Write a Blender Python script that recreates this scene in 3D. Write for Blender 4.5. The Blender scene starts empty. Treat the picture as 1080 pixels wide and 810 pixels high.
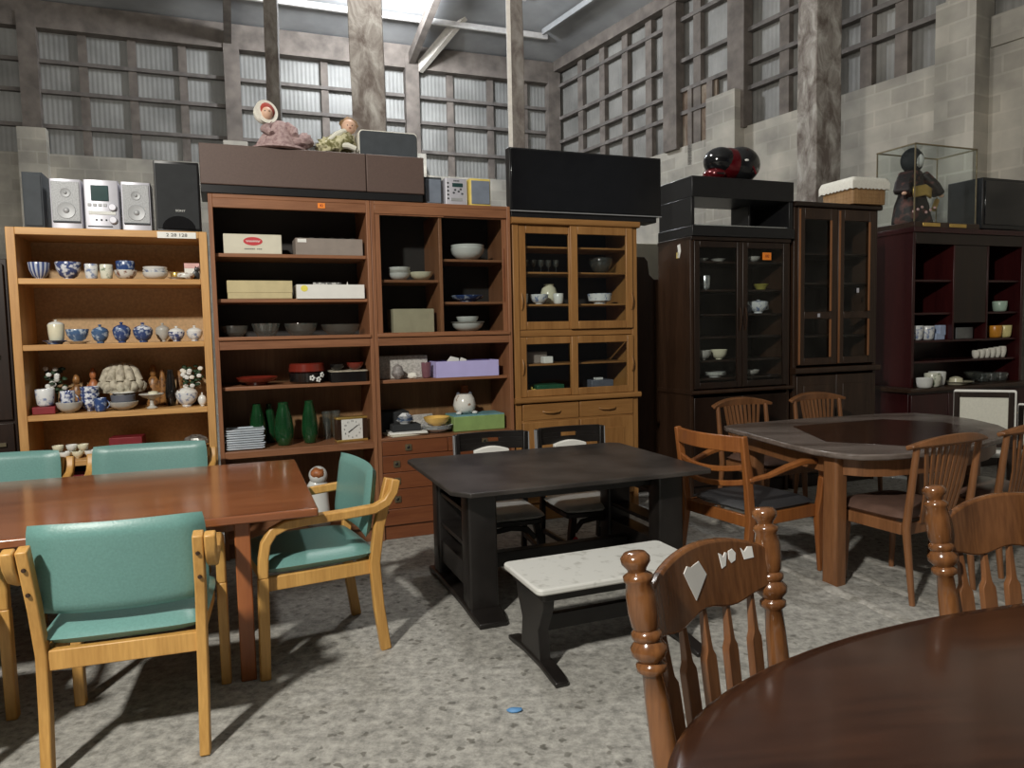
import bpy, bmesh, math, random
from mathutils import Vector, Matrix, Euler, noise
random.seed(7)
R = math.radians
C = bpy.context.scene.collection
sc = bpy.context.scene

# ------------------------------------------------------------------ materials
MATS = {}
def new_mat(name):
    m = bpy.data.materials.new(name); m.use_nodes = True
    nt = m.node_tree; b = nt.nodes['Principled BSDF']
    MATS[name] = m
    return m, nt, b
def N(nt, kind, **kw):
    n = nt.nodes.new(kind)
    for k, v in kw.items():
        if k in n.inputs: n.inputs[k].default_value = v
        else: setattr(n, k, v)
    return n
def ramp(nt, fac, stops):
    r = nt.nodes.new('ShaderNodeValToRGB')
    e = r.color_ramp.elements
    while len(e) < len(stops): e.new(0.5)
    for i, (p, c) in enumerate(stops):
        e[i].position = p; e[i].color = (*c, 1)
    nt.links.new(fac, r.inputs[0]); return r
def coords(nt, scale=(1, 1, 1), rot=(0, 0, 0)):
    t = nt.nodes.new('ShaderNodeTexCoord'); m = nt.nodes.new('ShaderNodeMapping')
    m.inputs['Scale'].default_value = scale; m.inputs['Rotation'].default_value = rot
    nt.links.new(t.outputs['Object'], m.inputs[0]); return m.outputs[0]
def bump(nt, b, h, strength=0.2, dist=0.01):
    n = nt.nodes.new('ShaderNodeBump'); n.inputs['Strength'].default_value = strength
    n.inputs['Distance'].default_value = dist
    nt.links.new(h, n.inputs['Height']); nt.links.new(n.outputs[0], b.inputs['Normal'])
def plain(name, col, rough=0.5, metal=0.0, var=0.12, scale=14, coat=0.0, bmp=0.0):
    m, nt, b = new_mat(name)
    n = N(nt, 'ShaderNodeTexNoise', Scale=scale, Detail=4.0)
    nt.links.new(coords(nt), n.inputs['Vector'])
    lo = tuple(c * (1 - var) for c in col); hi = tuple(min(1, c * (1 + var)) for c in col)
    r = ramp(nt, n.outputs[0], [(0.3, lo), (0.7, hi)])
    nt.links.new(r.outputs[0], b.inputs['Base Color'])
    b.inputs['Roughness'].default_value = rough; b.inputs['Metallic'].default_value = metal
    b.inputs['Coat Weight'].default_value = coat; b.inputs['Coat Roughness'].default_value = 0.15
    if bmp: bump(nt, b, n.outputs[0], bmp)
    return m
def wood(name, dark, light, axis='Z', rough=0.4, scale=9, coat=0.0, stretch=0.08):
    m, nt, b = new_mat(name)
    s = {'X': (stretch, 1, 1), 'Y': (1, stretch, 1), 'Z': (1, 1, stretch)}[axis]
    v = coords(nt, tuple(k * scale for k in s))
    n1 = N(nt, 'ShaderNodeTexNoise', Scale=1.0, Detail=3.0, Distortion=0.6)
    n2 = N(nt, 'ShaderNodeTexNoise', Scale=9.0, Detail=5.0)
    nt.links.new(v, n1.inputs['Vector']); nt.links.new(v, n2.inputs['Vector'])
    a = N(nt, 'ShaderNodeMath', operation='MULTIPLY_ADD'); a.inputs[1].default_value = 0.45
    nt.links.new(n2.outputs[0], a.inputs[0])
    a2 = N(nt, 'ShaderNodeMath', operation='MULTIPLY'); a2.inputs[1].default_value = 0.6
    nt.links.new(n1.outputs[0], a2.inputs[0]); nt.links.new(a2.outputs[0], a.inputs[2])
    r = ramp(nt, a.outputs[0], [(0.35, dark), (0.68, light)])
    nt.links.new(r.outputs[0], b.inputs['Base Color'])
    b.inputs['Roughness'].default_value = rough
    b.inputs['Coat Weight'].default_value = coat; b.inputs['Coat Roughness'].default_value = 0.12
    bump(nt, b, a.outputs[0], 0.08, 0.003)
    return m
def pattern(name, base, ink, scale=30, lo=0.5, hi=0.56, rough=0.2, kind='noise', stretch=(1, 1, 1)):
    m, nt, b = new_mat(name)
    if kind == 'stripe':
        t = nt.nodes.new('ShaderNodeTexCoord'); g = nt.nodes.new('ShaderNodeTexGradient'); g.gradient_type = 'RADIAL'
        nt.links.new(t.outputs['Object'], g.inputs[0])
        mu = N(nt, 'ShaderNodeMath', operation='MULTIPLY'); mu.inputs[1].default_value = scale
        fr = N(nt, 'ShaderNodeMath', operation='FRACT')
        nt.links.new(g.outputs['Fac'], mu.inputs[0]); nt.links.new(mu.outputs[0], fr.inputs[0]); f = fr.outputs[0]
    elif kind == 'voronoi':
        n = N(nt, 'ShaderNodeTexVoronoi', Scale=scale); nt.links.new(coords(nt, stretch), n.inputs['Vector']); f = n.outputs['Distance']
    else:
        n = N(nt, 'ShaderNodeTexNoise', Scale=scale, Detail=2.0); nt.links.new(coords(nt, stretch), n.inputs['Vector']); f = n.outputs[0]
    r = ramp(nt, f, [(lo, base), (hi, ink)])
    nt.links.new(r.outputs[0], b.inputs['Base Color']); b.inputs['Roughness'].default_value = rough
    return m
def glassy(name, tint=(0.95, 0.97, 0.97), refl=0.06, rough=0.02, opacity=0.0, body=(0.5, 0.5, 0.5)):
    m = bpy.data.materials.new(name); m.use_nodes = True; nt = m.node_tree; nt.nodes.clear()
    out = nt.nodes.new('ShaderNodeOutputMaterial')
    tr = nt.nodes.new('ShaderNodeBsdfTransparent'); tr.inputs[0].default_value = (*tint, 1)
    gl = nt.nodes.new('ShaderNodeBsdfGlossy'); gl.inputs['Roughness'].default_value = rough
    gl.inputs[0].default_value = (0.9, 0.92, 0.92, 1)
    lw = nt.nodes.new('ShaderNodeFresnel'); lw.inputs[0].default_value = 1.4
    ad = N(nt, 'ShaderNodeMath', operation='ADD'); ad.inputs[1].default_value = refl; ad.use_clamp = True
    gm = nt.nodes.new('ShaderNodeNewGeometry'); inv = N(nt, 'ShaderNodeMath', operation='SUBTRACT'); inv.inputs[0].default_value = 1.0
    nt.links.new(gm.outputs['Backfacing'], inv.inputs[1])
    fm = N(nt, 'ShaderNodeMath', operation='MULTIPLY'); nt.links.new(lw.outputs[0], fm.inputs[0]); nt.links.new(inv.outputs[0], fm.inputs[1])
    nt.links.new(fm.outputs[0], ad.inputs[0])
    mx = nt.nodes.new('ShaderNodeMixShader'); nt.links.new(ad.outputs[0], mx.inputs[0])
    src = tr.outputs[0]
    if opacity:
        df = nt.nodes.new('ShaderNodeBsdfDiffuse'); df.inputs[0].default_value = (*body, 1)
        m2 = nt.nodes.new('ShaderNodeMixShader'); m2.inputs[0].default_value = opacity
        nt.links.new(tr.outputs[0], m2.inputs[1]); nt.links.new(df.outputs[0], m2.inputs[2]); src = m2.outputs[0]
    nt.links.new(src, mx.inputs[1]); nt.links.new(gl.outputs[0], mx.inputs[2]); nt.links.new(mx.outputs[0], out.inputs[0])
    MATS[name] = m; return m

OAK = wood('light oak', (0.40, 0.20, 0.065), (0.62, 0.35, 0.125), rough=0.45)
OAKX = wood('light oak shelf', (0.40, 0.20, 0.065), (0.62, 0.35, 0.125), 'X', rough=0.45)
HARD = plain('hardboard', (0.47, 0.31, 0.16), 0.7, var=0.15, scale=60)
RWOOD = wood('red brown veneer', (0.19, 0.078, 0.036), (0.31, 0.138, 0.066), rough=0.42)
RWOODX = wood('red brown veneer board', (0.19, 0.078, 0.036), (0.31, 0.138, 0.066), 'X', rough=0.42)
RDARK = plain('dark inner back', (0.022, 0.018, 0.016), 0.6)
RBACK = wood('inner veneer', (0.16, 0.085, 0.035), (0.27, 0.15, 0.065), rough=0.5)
DRW = wood('drawer veneer', (0.14, 0.042, 0.016), (0.215, 0.072, 0.027), 'X', rough=0.4)
HON = wood('honey wood', (0.25, 0.115, 0.034), (0.38, 0.19, 0.062), rough=0.38)
HONX = wood('honey wood board', (0.25, 0.115, 0.034), (0.38, 0.19, 0.062), 'X', rough=0.38)
DKW = wood('dark walnut', (0.010, 0.005, 0.0035), (0.024, 0.012, 0.007), rough=0.35)
DKW2 = wood('dark brown wood', (0.021, 0.010, 0.0055), (0.048, 0.024, 0.013), rough=0.35)
DKRED = wood('dark red lacquered wood', (0.022, 0.003, 0.004), (0.045, 0.007, 0.007), rough=0.3)
BLKF = plain('black furniture wood', (0.011, 0.009, 0.008), 0.38, var=0.3)
BLKTOP = plain('worn black table top', (0.042, 0.036, 0.032), 0.40, var=0.55, scale=3.5)
BLK = plain('black plastic', (0.012, 0.012, 0.013), 0.35)
GLOSSB = plain('gloss black', (0.008, 0.008, 0.009), 0.12, coat=0.3)
MATB = plain('matt black cloth', (0.022, 0.024, 0.026), 0.85)
GREYB = plain('blue grey speaker cloth', (0.17, 0.20, 0.25), 0.8)
DGREY = plain('dark grey cloth', (0.05, 0.058, 0.066), 0.8)
SILV = plain('silver plastic', (0.60, 0.60, 0.66), 0.35, 0.3, var=0.05)
SILVG = plain('silver speaker mesh', (0.33, 0.34, 0.35), 0.55, 0.2, var=0.25, scale=160)
SILVD = plain('silver mesh dimple', (0.36, 0.37, 0.38), 0.5, 0.2, var=0.1)
LCD = plain('grey green display', (0.025, 0.06, 0.06), 0.2)
YEL = plain('yellow trim', (0.72, 0.56, 0.14), 0.4)
VINYL = plain('brown vinyl', (0.105, 0.068, 0.056), 0.55, var=0.08, scale=120)
WHITE = plain('white ceramic', (0.72, 0.73, 0.70), 0.2, var=0.04)
CREAM = plain('cream ceramic', (0.70, 0.67, 0.50), 0.25, var=0.06)
PAPER = plain('white paper', (0.80, 0.80, 0.76), 0.7, var=0.03)
CREAMBOX = plain('cream card', (0.66, 0.63, 0.51), 0.7, var=0.04)
TANBOX = plain('yellowed card', (0.56, 0.48, 0.27), 0.75, var=0.08)
GREYBOX = plain('brown grey card', (0.27, 0.23, 0.20), 0.7, var=0.08)
BEIGEBOX = plain('beige carton', (0.42, 0.37, 0.25), 0.75, var=0.08)
LILAC = plain('lilac card', (0.50, 0.46, 0.80), 0.6, var=0.04)
SILVBOX = pattern('silver patterned paper', (0.42, 0.41, 0.38), (0.62, 0.60, 0.56), 90, 0.4, 0.6, 0.4)
GREENBOX = plain('green card', (0.24, 0.36, 0.12), 0.6, var=0.12)
TEALTOP = plain('blue green card', (0.16, 0.33, 0.36), 0.6, var=0.15)
ORANGE = plain('orange sticker', (0.95, 0.27, 0.03), 0.6, var=0.03)
REDC = plain('red print', (0.55, 0.04, 0.05), 0.6, var=0.03)
MAROON = plain('maroon box', (0.19, 0.012, 0.018), 0.5)
LACQ = plain('red lacquer', (0.17, 0.022, 0.013), 0.18, coat=0.4)
LACB = plain('black lacquer', (0.010, 0.009, 0.009), 0.15, coat=0.4)
BLUEW = pattern('blue and white glaze', (0.66, 0.69, 0.74), (0.05, 0.075, 0.20), 42, 0.42, 0.56)
BLUED = pattern('deep blue glaze', (0.42, 0.49, 0.60), (0.035, 0.07, 0.20), 34, 0.33, 0.47)
BLUEM = pattern('mid blue glaze', (0.48, 0.56, 0.64), (0.06, 0.12, 0.24), 30, 0.36, 0.5)
BLUESTR = pattern('blue stripes', (0.50, 0.55, 0.64), (0.05, 0.08, 0.22), 14, 0.35, 0.6, kind='stripe')
FLOR = pattern('floral glaze', (0.70, 0.70, 0.66), (0.22, 0.10, 0.07), 36, 0.55, 0.66)
FLORB = pattern('faint blue glaze', (0.70, 0.72, 0.72), (0.20, 0.26, 0.42), 38, 0.52, 0.66)
FLORG = pattern('greenish glaze', (0.68, 0.69, 0.58), (0.20, 0.26, 0.18), 34, 0.56, 0.68)
GREYC = plain('grey ceramic', (0.47, 0.46, 0.42), 0.35)
DGC = plain('dark grey ceramic', (0.12, 0.13, 0.16), 0.4)
BROWNC = pattern('brown figurine glaze', (0.34, 0.16, 0.05), (0.08, 0.035, 0.015), 40, 0.4, 0.7, 0.4)
ORNC = plain('orange brown clay', (0.40, 0.14, 0.05), 0.45, var=0.35, scale=60)
BEIGEC = pattern('unglazed beige clay', (0.50, 0.46, 0.36), (0.27, 0.24, 0.18), 40, 0.4, 0.7, 0.75)
DKGRN = plain('dark leaves', (0.02, 0.05, 0.02), 0.5, var=0.4)
GREENV = plain('deep green glass', (0.009, 0.052, 0.017), 0.07, var=0.25, scale=8, coat=0.5)
PINKC = plain('pink card', (0.72, 0.44, 0.42), 0.6)
YELB = plain('yellow glaze', (0.74, 0.47, 0.13), 0.25)
GOLD = plain('gold', (0.65, 0.44, 0.13), 0.3, 0.7)
BRASS = plain('old brass', (0.30, 0.25, 0.16), 0.35, 0.8)
PLUM = plain('plum glass', (0.20, 0.09, 0.11), 0.15)
SHELLM = plain('grey shell', (0.22, 0.20, 0.19), 0.5, var=0.5, scale=40)
PANE = glassy('window pane', refl=0.0)
PANED = glassy('cabinet pane', (0.90, 0.92, 0.92), 0.0)
CLEAR = glassy('clear glassware', (0.80, 0.83, 0.82), 0.06, 0.05, 0.05, (0.5, 0.53, 0.5))
TEAL = plain('teal vinyl', (0.135, 0.285, 0.26), 0.38, var=0.07, scale=130, bmp=0.08)
BEECH = wood('beech', (0.43, 0.22, 0.055), (0.62, 0.35, 0.10), rough=0.42, scale=14)
CHERRY = wood('red table wood', (0.19, 0.062, 0.024), (0.32, 0.115, 0.046), 'X', rough=0.2, scale=6, coat=0.35)
CHERRYZ = wood('red table leg', (0.24, 0.075, 0.025), (0.35, 0.12, 0.04), rough=0.3, scale=8)
WALN = wood('walnut chair', (0.15, 0.062, 0.024), (0.27, 0.118, 0.048), rough=0.35, scale=12)
ORW = wood('orange teak', (0.19, 0.060, 0.016), (0.32, 0.115, 0.031), rough=0.3, scale=10)
TURN = wood('turned chestnut', (0.080, 0.030, 0.010), (0.215, 0.088, 0.030), rough=0.2, scale=10, coat=0.4)
TURNS = wood('chestnut slats', (0.10, 0.040, 0.016), (0.21, 0.088, 0.034), rough=0.3, scale=10, coat=0.2)
MAHO = wood('dark mahogany top', (0.020, 0.0075, 0.004), (0.048, 0.0185, 0.0095), 'X', rough=0.22, scale=4, coat=0.35, stretch=0.15)
SEATB = plain('black vinyl seat', (0.03, 0.03, 0.032), 0.5, bmp=0.05)
SEATBR = plain('brown leather seat', (0.14, 0.082, 0.062), 0.35, var=0.2)
SEATW = pattern('scuffed white vinyl', (0.60, 0.60, 0.565), (0.42, 0.415, 0.38), 22, 0.58, 0.76, 0.45)
WHITEC = plain('white upholstery', (0.80, 0.79, 0.74), 0.6, var=0.04)
CREAMC = plain('cream upholstery', (0.66, 0.65, 0.56), 0.7, var=0.05, scale=80)
PINKD = pattern('dusty pink cloth', (0.40, 0.29, 0.28), (0.26, 0.17, 0.17), 50, 0.4, 0.65, 0.85)
GRND = pattern('olive and cream cloth', (0.52, 0.49, 0.31), (0.18, 0.17, 0.07), 26, 0.45, 0.55, 0.85)
SKIN = plain('doll skin', (0.66, 0.42, 0.30), 0.5, var=0.04)
BLOND = plain('doll hair', (0.27, 0.16, 0.075), 0.7, var=0.3, scale=60)
REDCL = plain('red cloth', (0.32, 0.045, 0.03), 0.8, var=0.15)
LACE = plain('white lace', (0.78, 0.76, 0.68), 0.8, var=0.08, scale=80)
WICK = wood('wicker', (0.22, 0.115, 0.045), (0.42, 0.25, 0.11), 'Z', rough=0.6, scale=60)
HELR = plain('metallic red', (0.12, 0.005, 0.009), 0.2, 0.4, coat=0.5)
DKCLOTH = pattern('dark kimono cloth', (0.016, 0.011, 0.011), (0.13, 0.045, 0.035), 16, 0.52, 0.66, 0.6)
TABRED = wood('grey worn top', (0.060, 0.042, 0.033), (0.20, 0.165, 0.145), 'X', rough=0.26, scale=5)
LAPIS = plain('blue scrap', (0.10, 0.26, 0.50), 0.5)

# ------------------------------------------------------------------ geometry helpers
class MB:
    def __init__(s): s.bm = bmesh.new()
    def _add(s, verts, faces, mi=0, M=None):
        vs = [s.bm.verts.new(M @ Vector(v) if M else v) for v in verts]
        for f in faces:
            try:
                q = s.bm.faces.new([vs[i] for i in f]); q.material_index = mi
            except ValueError: pass
        return s
    def box(s, x0, x1, y0, y1, z0, z1, mi=0, M=None):
        v = [(x, y, z) for z in (z0, z1) for y in (y0, y1) for x in (x0, x1)]
        return s._add(v, [(0, 2, 3, 1), (4, 5, 7, 6), (0, 1, 5, 4), (2, 6, 7, 3), (0, 4, 6, 2), (1, 3, 7, 5)], mi, M)
    def rbox(s, x0, x1, y0, y1, z0, z1, r=0.02, seg=3, mi=0, M=None, axis='Z'):
        # box with rounded vertical edges (axis)
        pts = []
        if axis == 'Z': a0, a1, b0, b1, c0, c1 = x0, x1, y0, y1, z0, z1
        elif axis == 'Y': a0, a1, b0, b1, c0, c1 = x0, x1, z0, z1, y0, y1
        else: a0, a1, b0, b1, c0, c1 = y0, y1, z0, z1, x0, x1
        for (cx, cy, st) in ((a1 - r, b1 - r, 0), (a0 + r, b1 - r, 90), (a0 + r, b0 + r, 180), (a1 - r, b0 + r, 270)):
            for k in range(seg + 1):
                t = R(st + 90 * k / seg); pts.append((cx + r * math.cos(t), cy + r * math.sin(t)))
        return s.prism(pts, c0, c1, mi, M, axis)
    def prism(s, poly, c0, c1, mi=0, M=None, axis='Z'):
        n = len(poly)
        f = {'Z': lambda a, b, c: (a, b, c), 'Y': lambda a, b, c: (a, c, b), 'X': lambda a, b, c: (c, a, b)}[axis]
        v = [f(a, b, c0) for a, b in poly] + [f(a, b, c1) for a, b in poly]
        fs = [tuple(range(n - 1, -1, -1)), tuple(range(n, 2 * n))] + [(i, (i + 1) % n, n + (i + 1) % n, n + i) for i in range(n)]
        return s._add(v, fs, mi, M)
    def lathe(s, prof, seg=20, c=(0, 0, 0), mi=0, M=None, sx=1, sy=1, wob=None):
        v = []; fs = []
        for r, z in prof:
            for k in range(seg):
                t = 2 * math.pi * k / seg; rr = r * (wob(t, z) if wob else 1)
                v.append((c[0] + sx * rr * math.cos(t), c[1] + sy * rr * math.sin(t), c[2] + z))
        m = len(prof)
        for i in range(m - 1):
            for k in range(seg):
                a = i * seg + k; b = i * seg + (k + 1) % seg
                fs.append((a, b, b + seg, a + seg))
        fs.append(tuple(range(seg - 1, -1, -1))); fs.append(tuple(range((m - 1) * seg, m * seg)))
        return s._add(v, fs, mi, M)
    def ball(s, c, r, seg=16, mi=0, M=None, wob=None):
        if not hasattr(r, '__len__'): r = (r, r, r)
        rings = seg // 2; prof = []
        v = []; fs = []
        for i in range(rings + 1):
            ph = math.pi * i / rings - math.pi / 2
            for k in range(seg):
                t = 2 * math.pi * k / seg
                d = Vector((math.cos(ph) * math.cos(t), math.cos(ph) * math.sin(t), math.sin(ph)))
                q = wob(d) if wob else 1
                v.append((c[0] + r[0] * d.x * q, c[1] + r[1] * d.y * q, c[2] + r[2] * d.z * q))
        for i in range(rings):
            for k in range(seg):
                a = i * seg + k; b = i * seg + (k + 1) % seg
                fs.append((a, b, b + seg, a + seg))
        return s._add(v, fs, mi, M)
    def sweep(s, pts, sect, mi=0, M=None, up=(0, 0, 1), scales=None):
        # sect: list of (a,b): a along side, b along up
        P = [Vector(p) for p in pts]; n = len(P); m = len(sect); v = []; fs = []
        for i in range(n):
            t = (P[min(i + 1, n - 1)] - P[max(i - 1, 0)]).normalized()
            u = Vector(up); side = t.cross(u)
            if side.length < 1e-4: side = t.cross(Vector((0, 1, 0.01)))
            side.normalize(); u = side.cross(t)
            k = scales[i] if scales else 1
            for a, b in sect: v.append(P[i] + side * a * k + u * b * k)
        for i in range(n - 1):
            for k in range(m):
                a = i * m + k; b = i * m + (k + 1) % m
                fs.append((a, b, b + m, a + m))
        fs.append(tuple(range(m - 1, -1, -1))); fs.append(tuple(range((n - 1) * m, n * m)))
        return s._add(v, fs, mi, M)
    def bar(s, pts, w, h, mi=0, M=None, up=(0, 0, 1), scales=None):
        return s.sweep(pts, [(-w / 2, -h / 2), (w / 2, -h / 2), (w / 2, h / 2), (-w / 2, h / 2)], mi, M, up, scales)
    def tube(s, pts, r, seg=10, mi=0, M=None, scales=None, up=(0, 0, 1)):
        return s.sweep(pts, [(r * math.cos(2 * math.pi * k / seg), r * math.sin(2 * math.pi * k / seg)) for k in range(seg)], mi, M, up, scales)
    def build(s, name, mat, parent=None, bevel=0.0, angle=38, loc=None):
        bm = s.bm
        bmesh.ops.recalc_face_normals(bm, faces=bm.faces)
        me = bpy.data.meshes.new(name); bm.to_mesh(me); bm.free()
        for m in (mat if isinstance(mat, (list, tuple)) else [mat]): me.materials.append(m)
        me.shade_smooth(); me.set_sharp_from_angle(angle=R(angle))
        o = bpy.data.objects.new(name, me); C.objects.link(o)
        if parent: o.parent = parent
        if loc is not None: o.location = loc
        if bevel:
            b = o.modifiers.new('Bevel', 'BEVEL'); b.width = bevel; b.segments = 2; b.limit_method = 'ANGLE'; b.angle_limit = R(40)
        return o
def tag(o, label, cat, group=None, kind=None):
    if label: o['label'] = label
    if cat: o['category'] = cat
    if group: o['group'] = group
    if kind: o['kind'] = kind
    return o
def thing(name, label, cat, loc=(0, 0, 0), rotz=0, group=None):
    o = bpy.data.objects.new(name, None); C.objects.link(o); o.empty_display_size = 0.1
    o.location = loc; o.rotation_euler = (0, 0, R(rotz)); return tag(o, label, cat, group)
def dup(o, loc=None, rotz=None, label=None, parent=None):
    c = o.copy(); C.objects.link(c); c.parent = parent
    if loc is not None: c.location = loc
    if rotz is not None: c.rotation_euler = (0, 0, R(rotz))
    if label: c['label'] = label
    for ch in list(o.children): dup(ch, parent=c)
    return c
def text(name, body, size, mat, parent, loc, rot, ext=0.0006, sx=1.0):
    cu = bpy.data.curves.new(name, 'FONT'); cu.body = body; cu.size = size; cu.extrude = ext
    cu.align_x = 'CENTER'; cu.align_y = 'CENTER'
    o = bpy.data.objects.new(name, cu); C.objects.link(o)
    dg = bpy.context.evaluated_depsgraph_get(); me = bpy.data.meshes.new_from_object(o.evaluated_get(dg))
    bpy.data.objects.remove(o); bpy.data.curves.remove(cu)
    me.materials.clear(); me.materials.append(mat)
    q = bpy.data.objects.new(name, me); C.objects.link(q); q.parent = parent; q.location = loc; q.rotation_euler = rot
    q.scale = (sx, 1, 1); return q
FRONT = (R(90), 0, 0)

# ------------------------------------------------------------------ frame of the cabinet row
A = 21.7
P0 = (-0.98, 4.82)
cA, sA = math.cos(R(A)), math.sin(R(A))
def RW(u, v, z): return (P0[0] + u * cA - v * sA, P0[1] + u * sA + v * cA, z)

# ------------------------------------------------------------------ room
def struct(o, **k): o['kind'] = 'structure'; return o
def mat_floor():
    m, nt, b = new_mat('worn concrete floor')
    v = coords(nt)
    n1 = N(nt, 'ShaderNodeTexNoise', Scale=0.9, Detail=6.0, Roughness=0.6)
    n2 = N(nt, 'ShaderNodeTexNoise', Scale=21.0, Detail=9.0, Roughness=0.75)
    vo = N(nt, 'ShaderNodeTexVoronoi', Scale=17.0, Randomness=1.0)
    nw = N(nt, 'ShaderNodeTexNoise', Scale=22.0, Detail=3.0)
    for n in (n1, n2, nw): nt.links.new(v, n.inputs['Vector'])
    mw = N(nt, 'ShaderNodeMixRGB'); mw.inputs[0].default_value = 0.06
    nt.links.new(v, mw.inputs[1]); nt.links.new(nw.outputs['Color'], mw.inputs[2]); nt.links.new(mw.outputs[0], vo.inputs['Vector'])
    base = ramp(nt, n1.outputs[0], [(0.3, (0.31, 0.30, 0.27)), (0.7, (0.42, 0.41, 0.375))])
    fine = ramp(nt, n2.outputs[0], [(0.36, (0.52, 0.52, 0.52)), (0.66, (1.34, 1.34, 1.34))])
    spot = ramp(nt, vo.outputs['Distance'], [(0.17, (0.46, 0.45, 0.43)), (0.26, (1, 1, 1))])
    gate = ramp(nt, n1.outputs[0], [(0.44, (1, 1, 1)), (0.60, (.25, .25, .25))])
    m1 = N(nt, 'ShaderNodeMixRGB', blend_type='MULTIPLY'); m1.inputs[0].default_value = 1
    nt.links.new(base.outputs[0], m1.inputs[1]); nt.links.new(fine.outputs[0], m1.inputs[2])
    m2 = N(nt, 'ShaderNodeMixRGB', blend_type='MULTIPLY')
    nt.links.new(gate.outputs[0], m2.inputs[0]); nt.links.new(m1.outputs[0], m2.inputs[1]); nt.links.new(spot.outputs[0], m2.inputs[2])
    nt.links.new(m2.outputs[0], b.inputs['Base Color']); b.inputs['Roughness'].default_value = 0.75
    bump(nt, b, n2.outputs[0], 0.5, 0.012)
    return m
def mat_blocks():
    m, nt, b = new_mat('concrete block wall')
    t = nt.nodes.new('ShaderNodeTexCoord'); sx = nt.nodes.new('ShaderNodeSeparateXYZ'); cx = nt.nodes.new('ShaderNodeCombineXYZ')
    nt.links.new(t.outputs['Object'], sx.inputs[0])
    nt.links.new(sx.outputs['X'], cx.inputs['X']); nt.links.new(sx.outputs['Z'], cx.inputs['Y'])
    br = N(nt, 'ShaderNodeTexBrick', Scale=1.0); br.inputs['Brick Width'].default_value = 0.42; br.inputs['Row Height'].default_value = 0.2
    br.inputs['Mortar Size'].default_value = 0.012; br.inputs['Color1'].default_value = (0.36, 0.34, 0.30, 1)
    br.inputs['Color2'].default_value = (0.47, 0.445, 0.395, 1); br.inputs['Mortar'].default_value = (0.46, 0.435, 0.385, 1)
    nt.links.new(cx.outputs[0], br.inputs['Vector'])
    n = N(nt, 'ShaderNodeTexNoise', Scale=1.7, Detail=7.0); nt.links.new(t.outputs['Object'], n.inputs['Vector'])
    r = ramp(nt, n.outputs[0], [(0.3, (0.62, 0.62, 0.62)), (0.7, (1.2, 1.18, 1.14))])
    mx = N(nt, 'ShaderNodeMixRGB', blend_type='MULTIPLY'); mx.inputs[0].default_value = 1
    nt.links.new(br.outputs[0], mx.inputs[1]); nt.links.new(r.outputs[0], mx.inputs[2])
    nt.links.new(mx.outputs[0], b.inputs['Base Color']); b.inputs['Roughness'].default_value = 0.9
    bump(nt, b, n.outputs[0], 0.4, 0.02); return m
def mat_mottle(name, c1, c2, c3, scale=5):
    m, nt, b = new_mat(name)
    n = N(nt, 'ShaderNodeTexNoise', Scale=scale, Detail=8.0, Roughness=0.65, Distortion=0.5); nt.links.new(coords(nt, (1, 1, 0.55)), n.inputs['Vector'])
    r = ramp(nt, n.outputs[0], [(0.38, c1), (0.52, c2), (0.66, c3)])
    nt.links.new(r.outputs[0], b.inputs['Base Color']); b.inputs['Roughness'].default_value = 0.85
    bump(nt, b, n.outputs[0], 0.6, 0.02); return m
FLOORM = mat_floor(); BLOCK = mat_blocks()
SHEET = plain('galvanised sheet', (0.245, 0.245, 0.235), 0.55, 0.0, var=0.3, scale=1.3)
SHEETR = plain('weathered wall sheet', (0.21, 0.205, 0.19), 0.6, 0.0, var=0.35, scale=1.5)
ROOFM = plain('dark roof sheet', (0.30, 0.305, 0.31), 0.7, var=0.25, scale=1.2)
BEAMW = plain('old wall timber', (0.15, 0.128, 0.112), 0.85, var=0.3, scale=5)
GIRTW = plain('dark girt timber', (0.14, 0.125, 0.115), 0.85, var=0.3, scale=5)
RUST = mat_mottle('rusty boards', (0.10, 0.06, 0.04), (0.19, 0.14, 0.10), (0.28, 0.24, 0.19), 3)
MOT = mat_mottle('flaking pillar paint', (0.12, 0.095, 0.08), (0.25, 0.225, 0.20), (0.42, 0.40, 0.365), 7)
PALEW = plain('pale timber', (0.64, 0.60, 0.54), 0.8, var=0.1)
PURL = plain('pale purlin', (0.62, 0.60, 0.58), 0.7, var=0.1)

f = MB(); f.box(-14, 9, -9, 19, -0.2, 0); struct(f.build('floor', FLOORM))
s_ = MB()
for k, (x0, y0, x1, y1, h) in enumerate([(1.02, 5.55, 1.92, 3.10, .012), (1.45, 5.2, 2.25, 3.05, .009), (1.9, 4.7, 2.55, 3.2, .008)]):
    n_ = 26; L = []; Rr = []
    dx, dy = x1 - x0, y1 - y0; l = math.hypot(dx, dy); nx, ny = -dy / l, dx / l
    pts = [(x0 + dx * i / n_ + nx * random.uniform(-.02, .02), y0 + dy * i / n_ + ny * random.uniform(-.02, .02), 0.0) for i in range(n_ + 1)]
    s_.sweep(pts, [(-.045, -.005), (.045, -.005), (.02, h), (-.02, h)], scales=[random.uniform(.6, 1.2) for _ in pts])
CONC = mat_mottle('pale concrete ridge', (0.24, 0.23, 0.20), (0.38, 0.365, 0.33), (0.5, 0.48, 0.44), 14)
struct(s_.build('trim_1', CONC))
B0 = (1.04, 15.5)
def wallroot(name, ang): 
    o = bpy.data.objects.new(name, None); C.objects.link(o); o.location = (B0[0], B0[1], 0); o.rotation_euler = (0, 0, R(ang)); o['kind'] = 'structure'; return o
def corr(mb, x0, x1, y, z0, z1, per=0.075, amp=0.0035):
    n = int((x1 - x0) / per * 4); v = []; fs = []
    for i in range(n + 1):
        x = x0 + (x1 - x0) * i / n; yy = y + amp * (0, 1, 0, -1)[i % 4]
        v += [(x, yy, z0), (x, yy, z1)]
    for i in range(n): fs.append((2 * i, 2 * i + 2, 2 * i + 3, 2 * i + 1))
    mb._add(v, fs)
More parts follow.
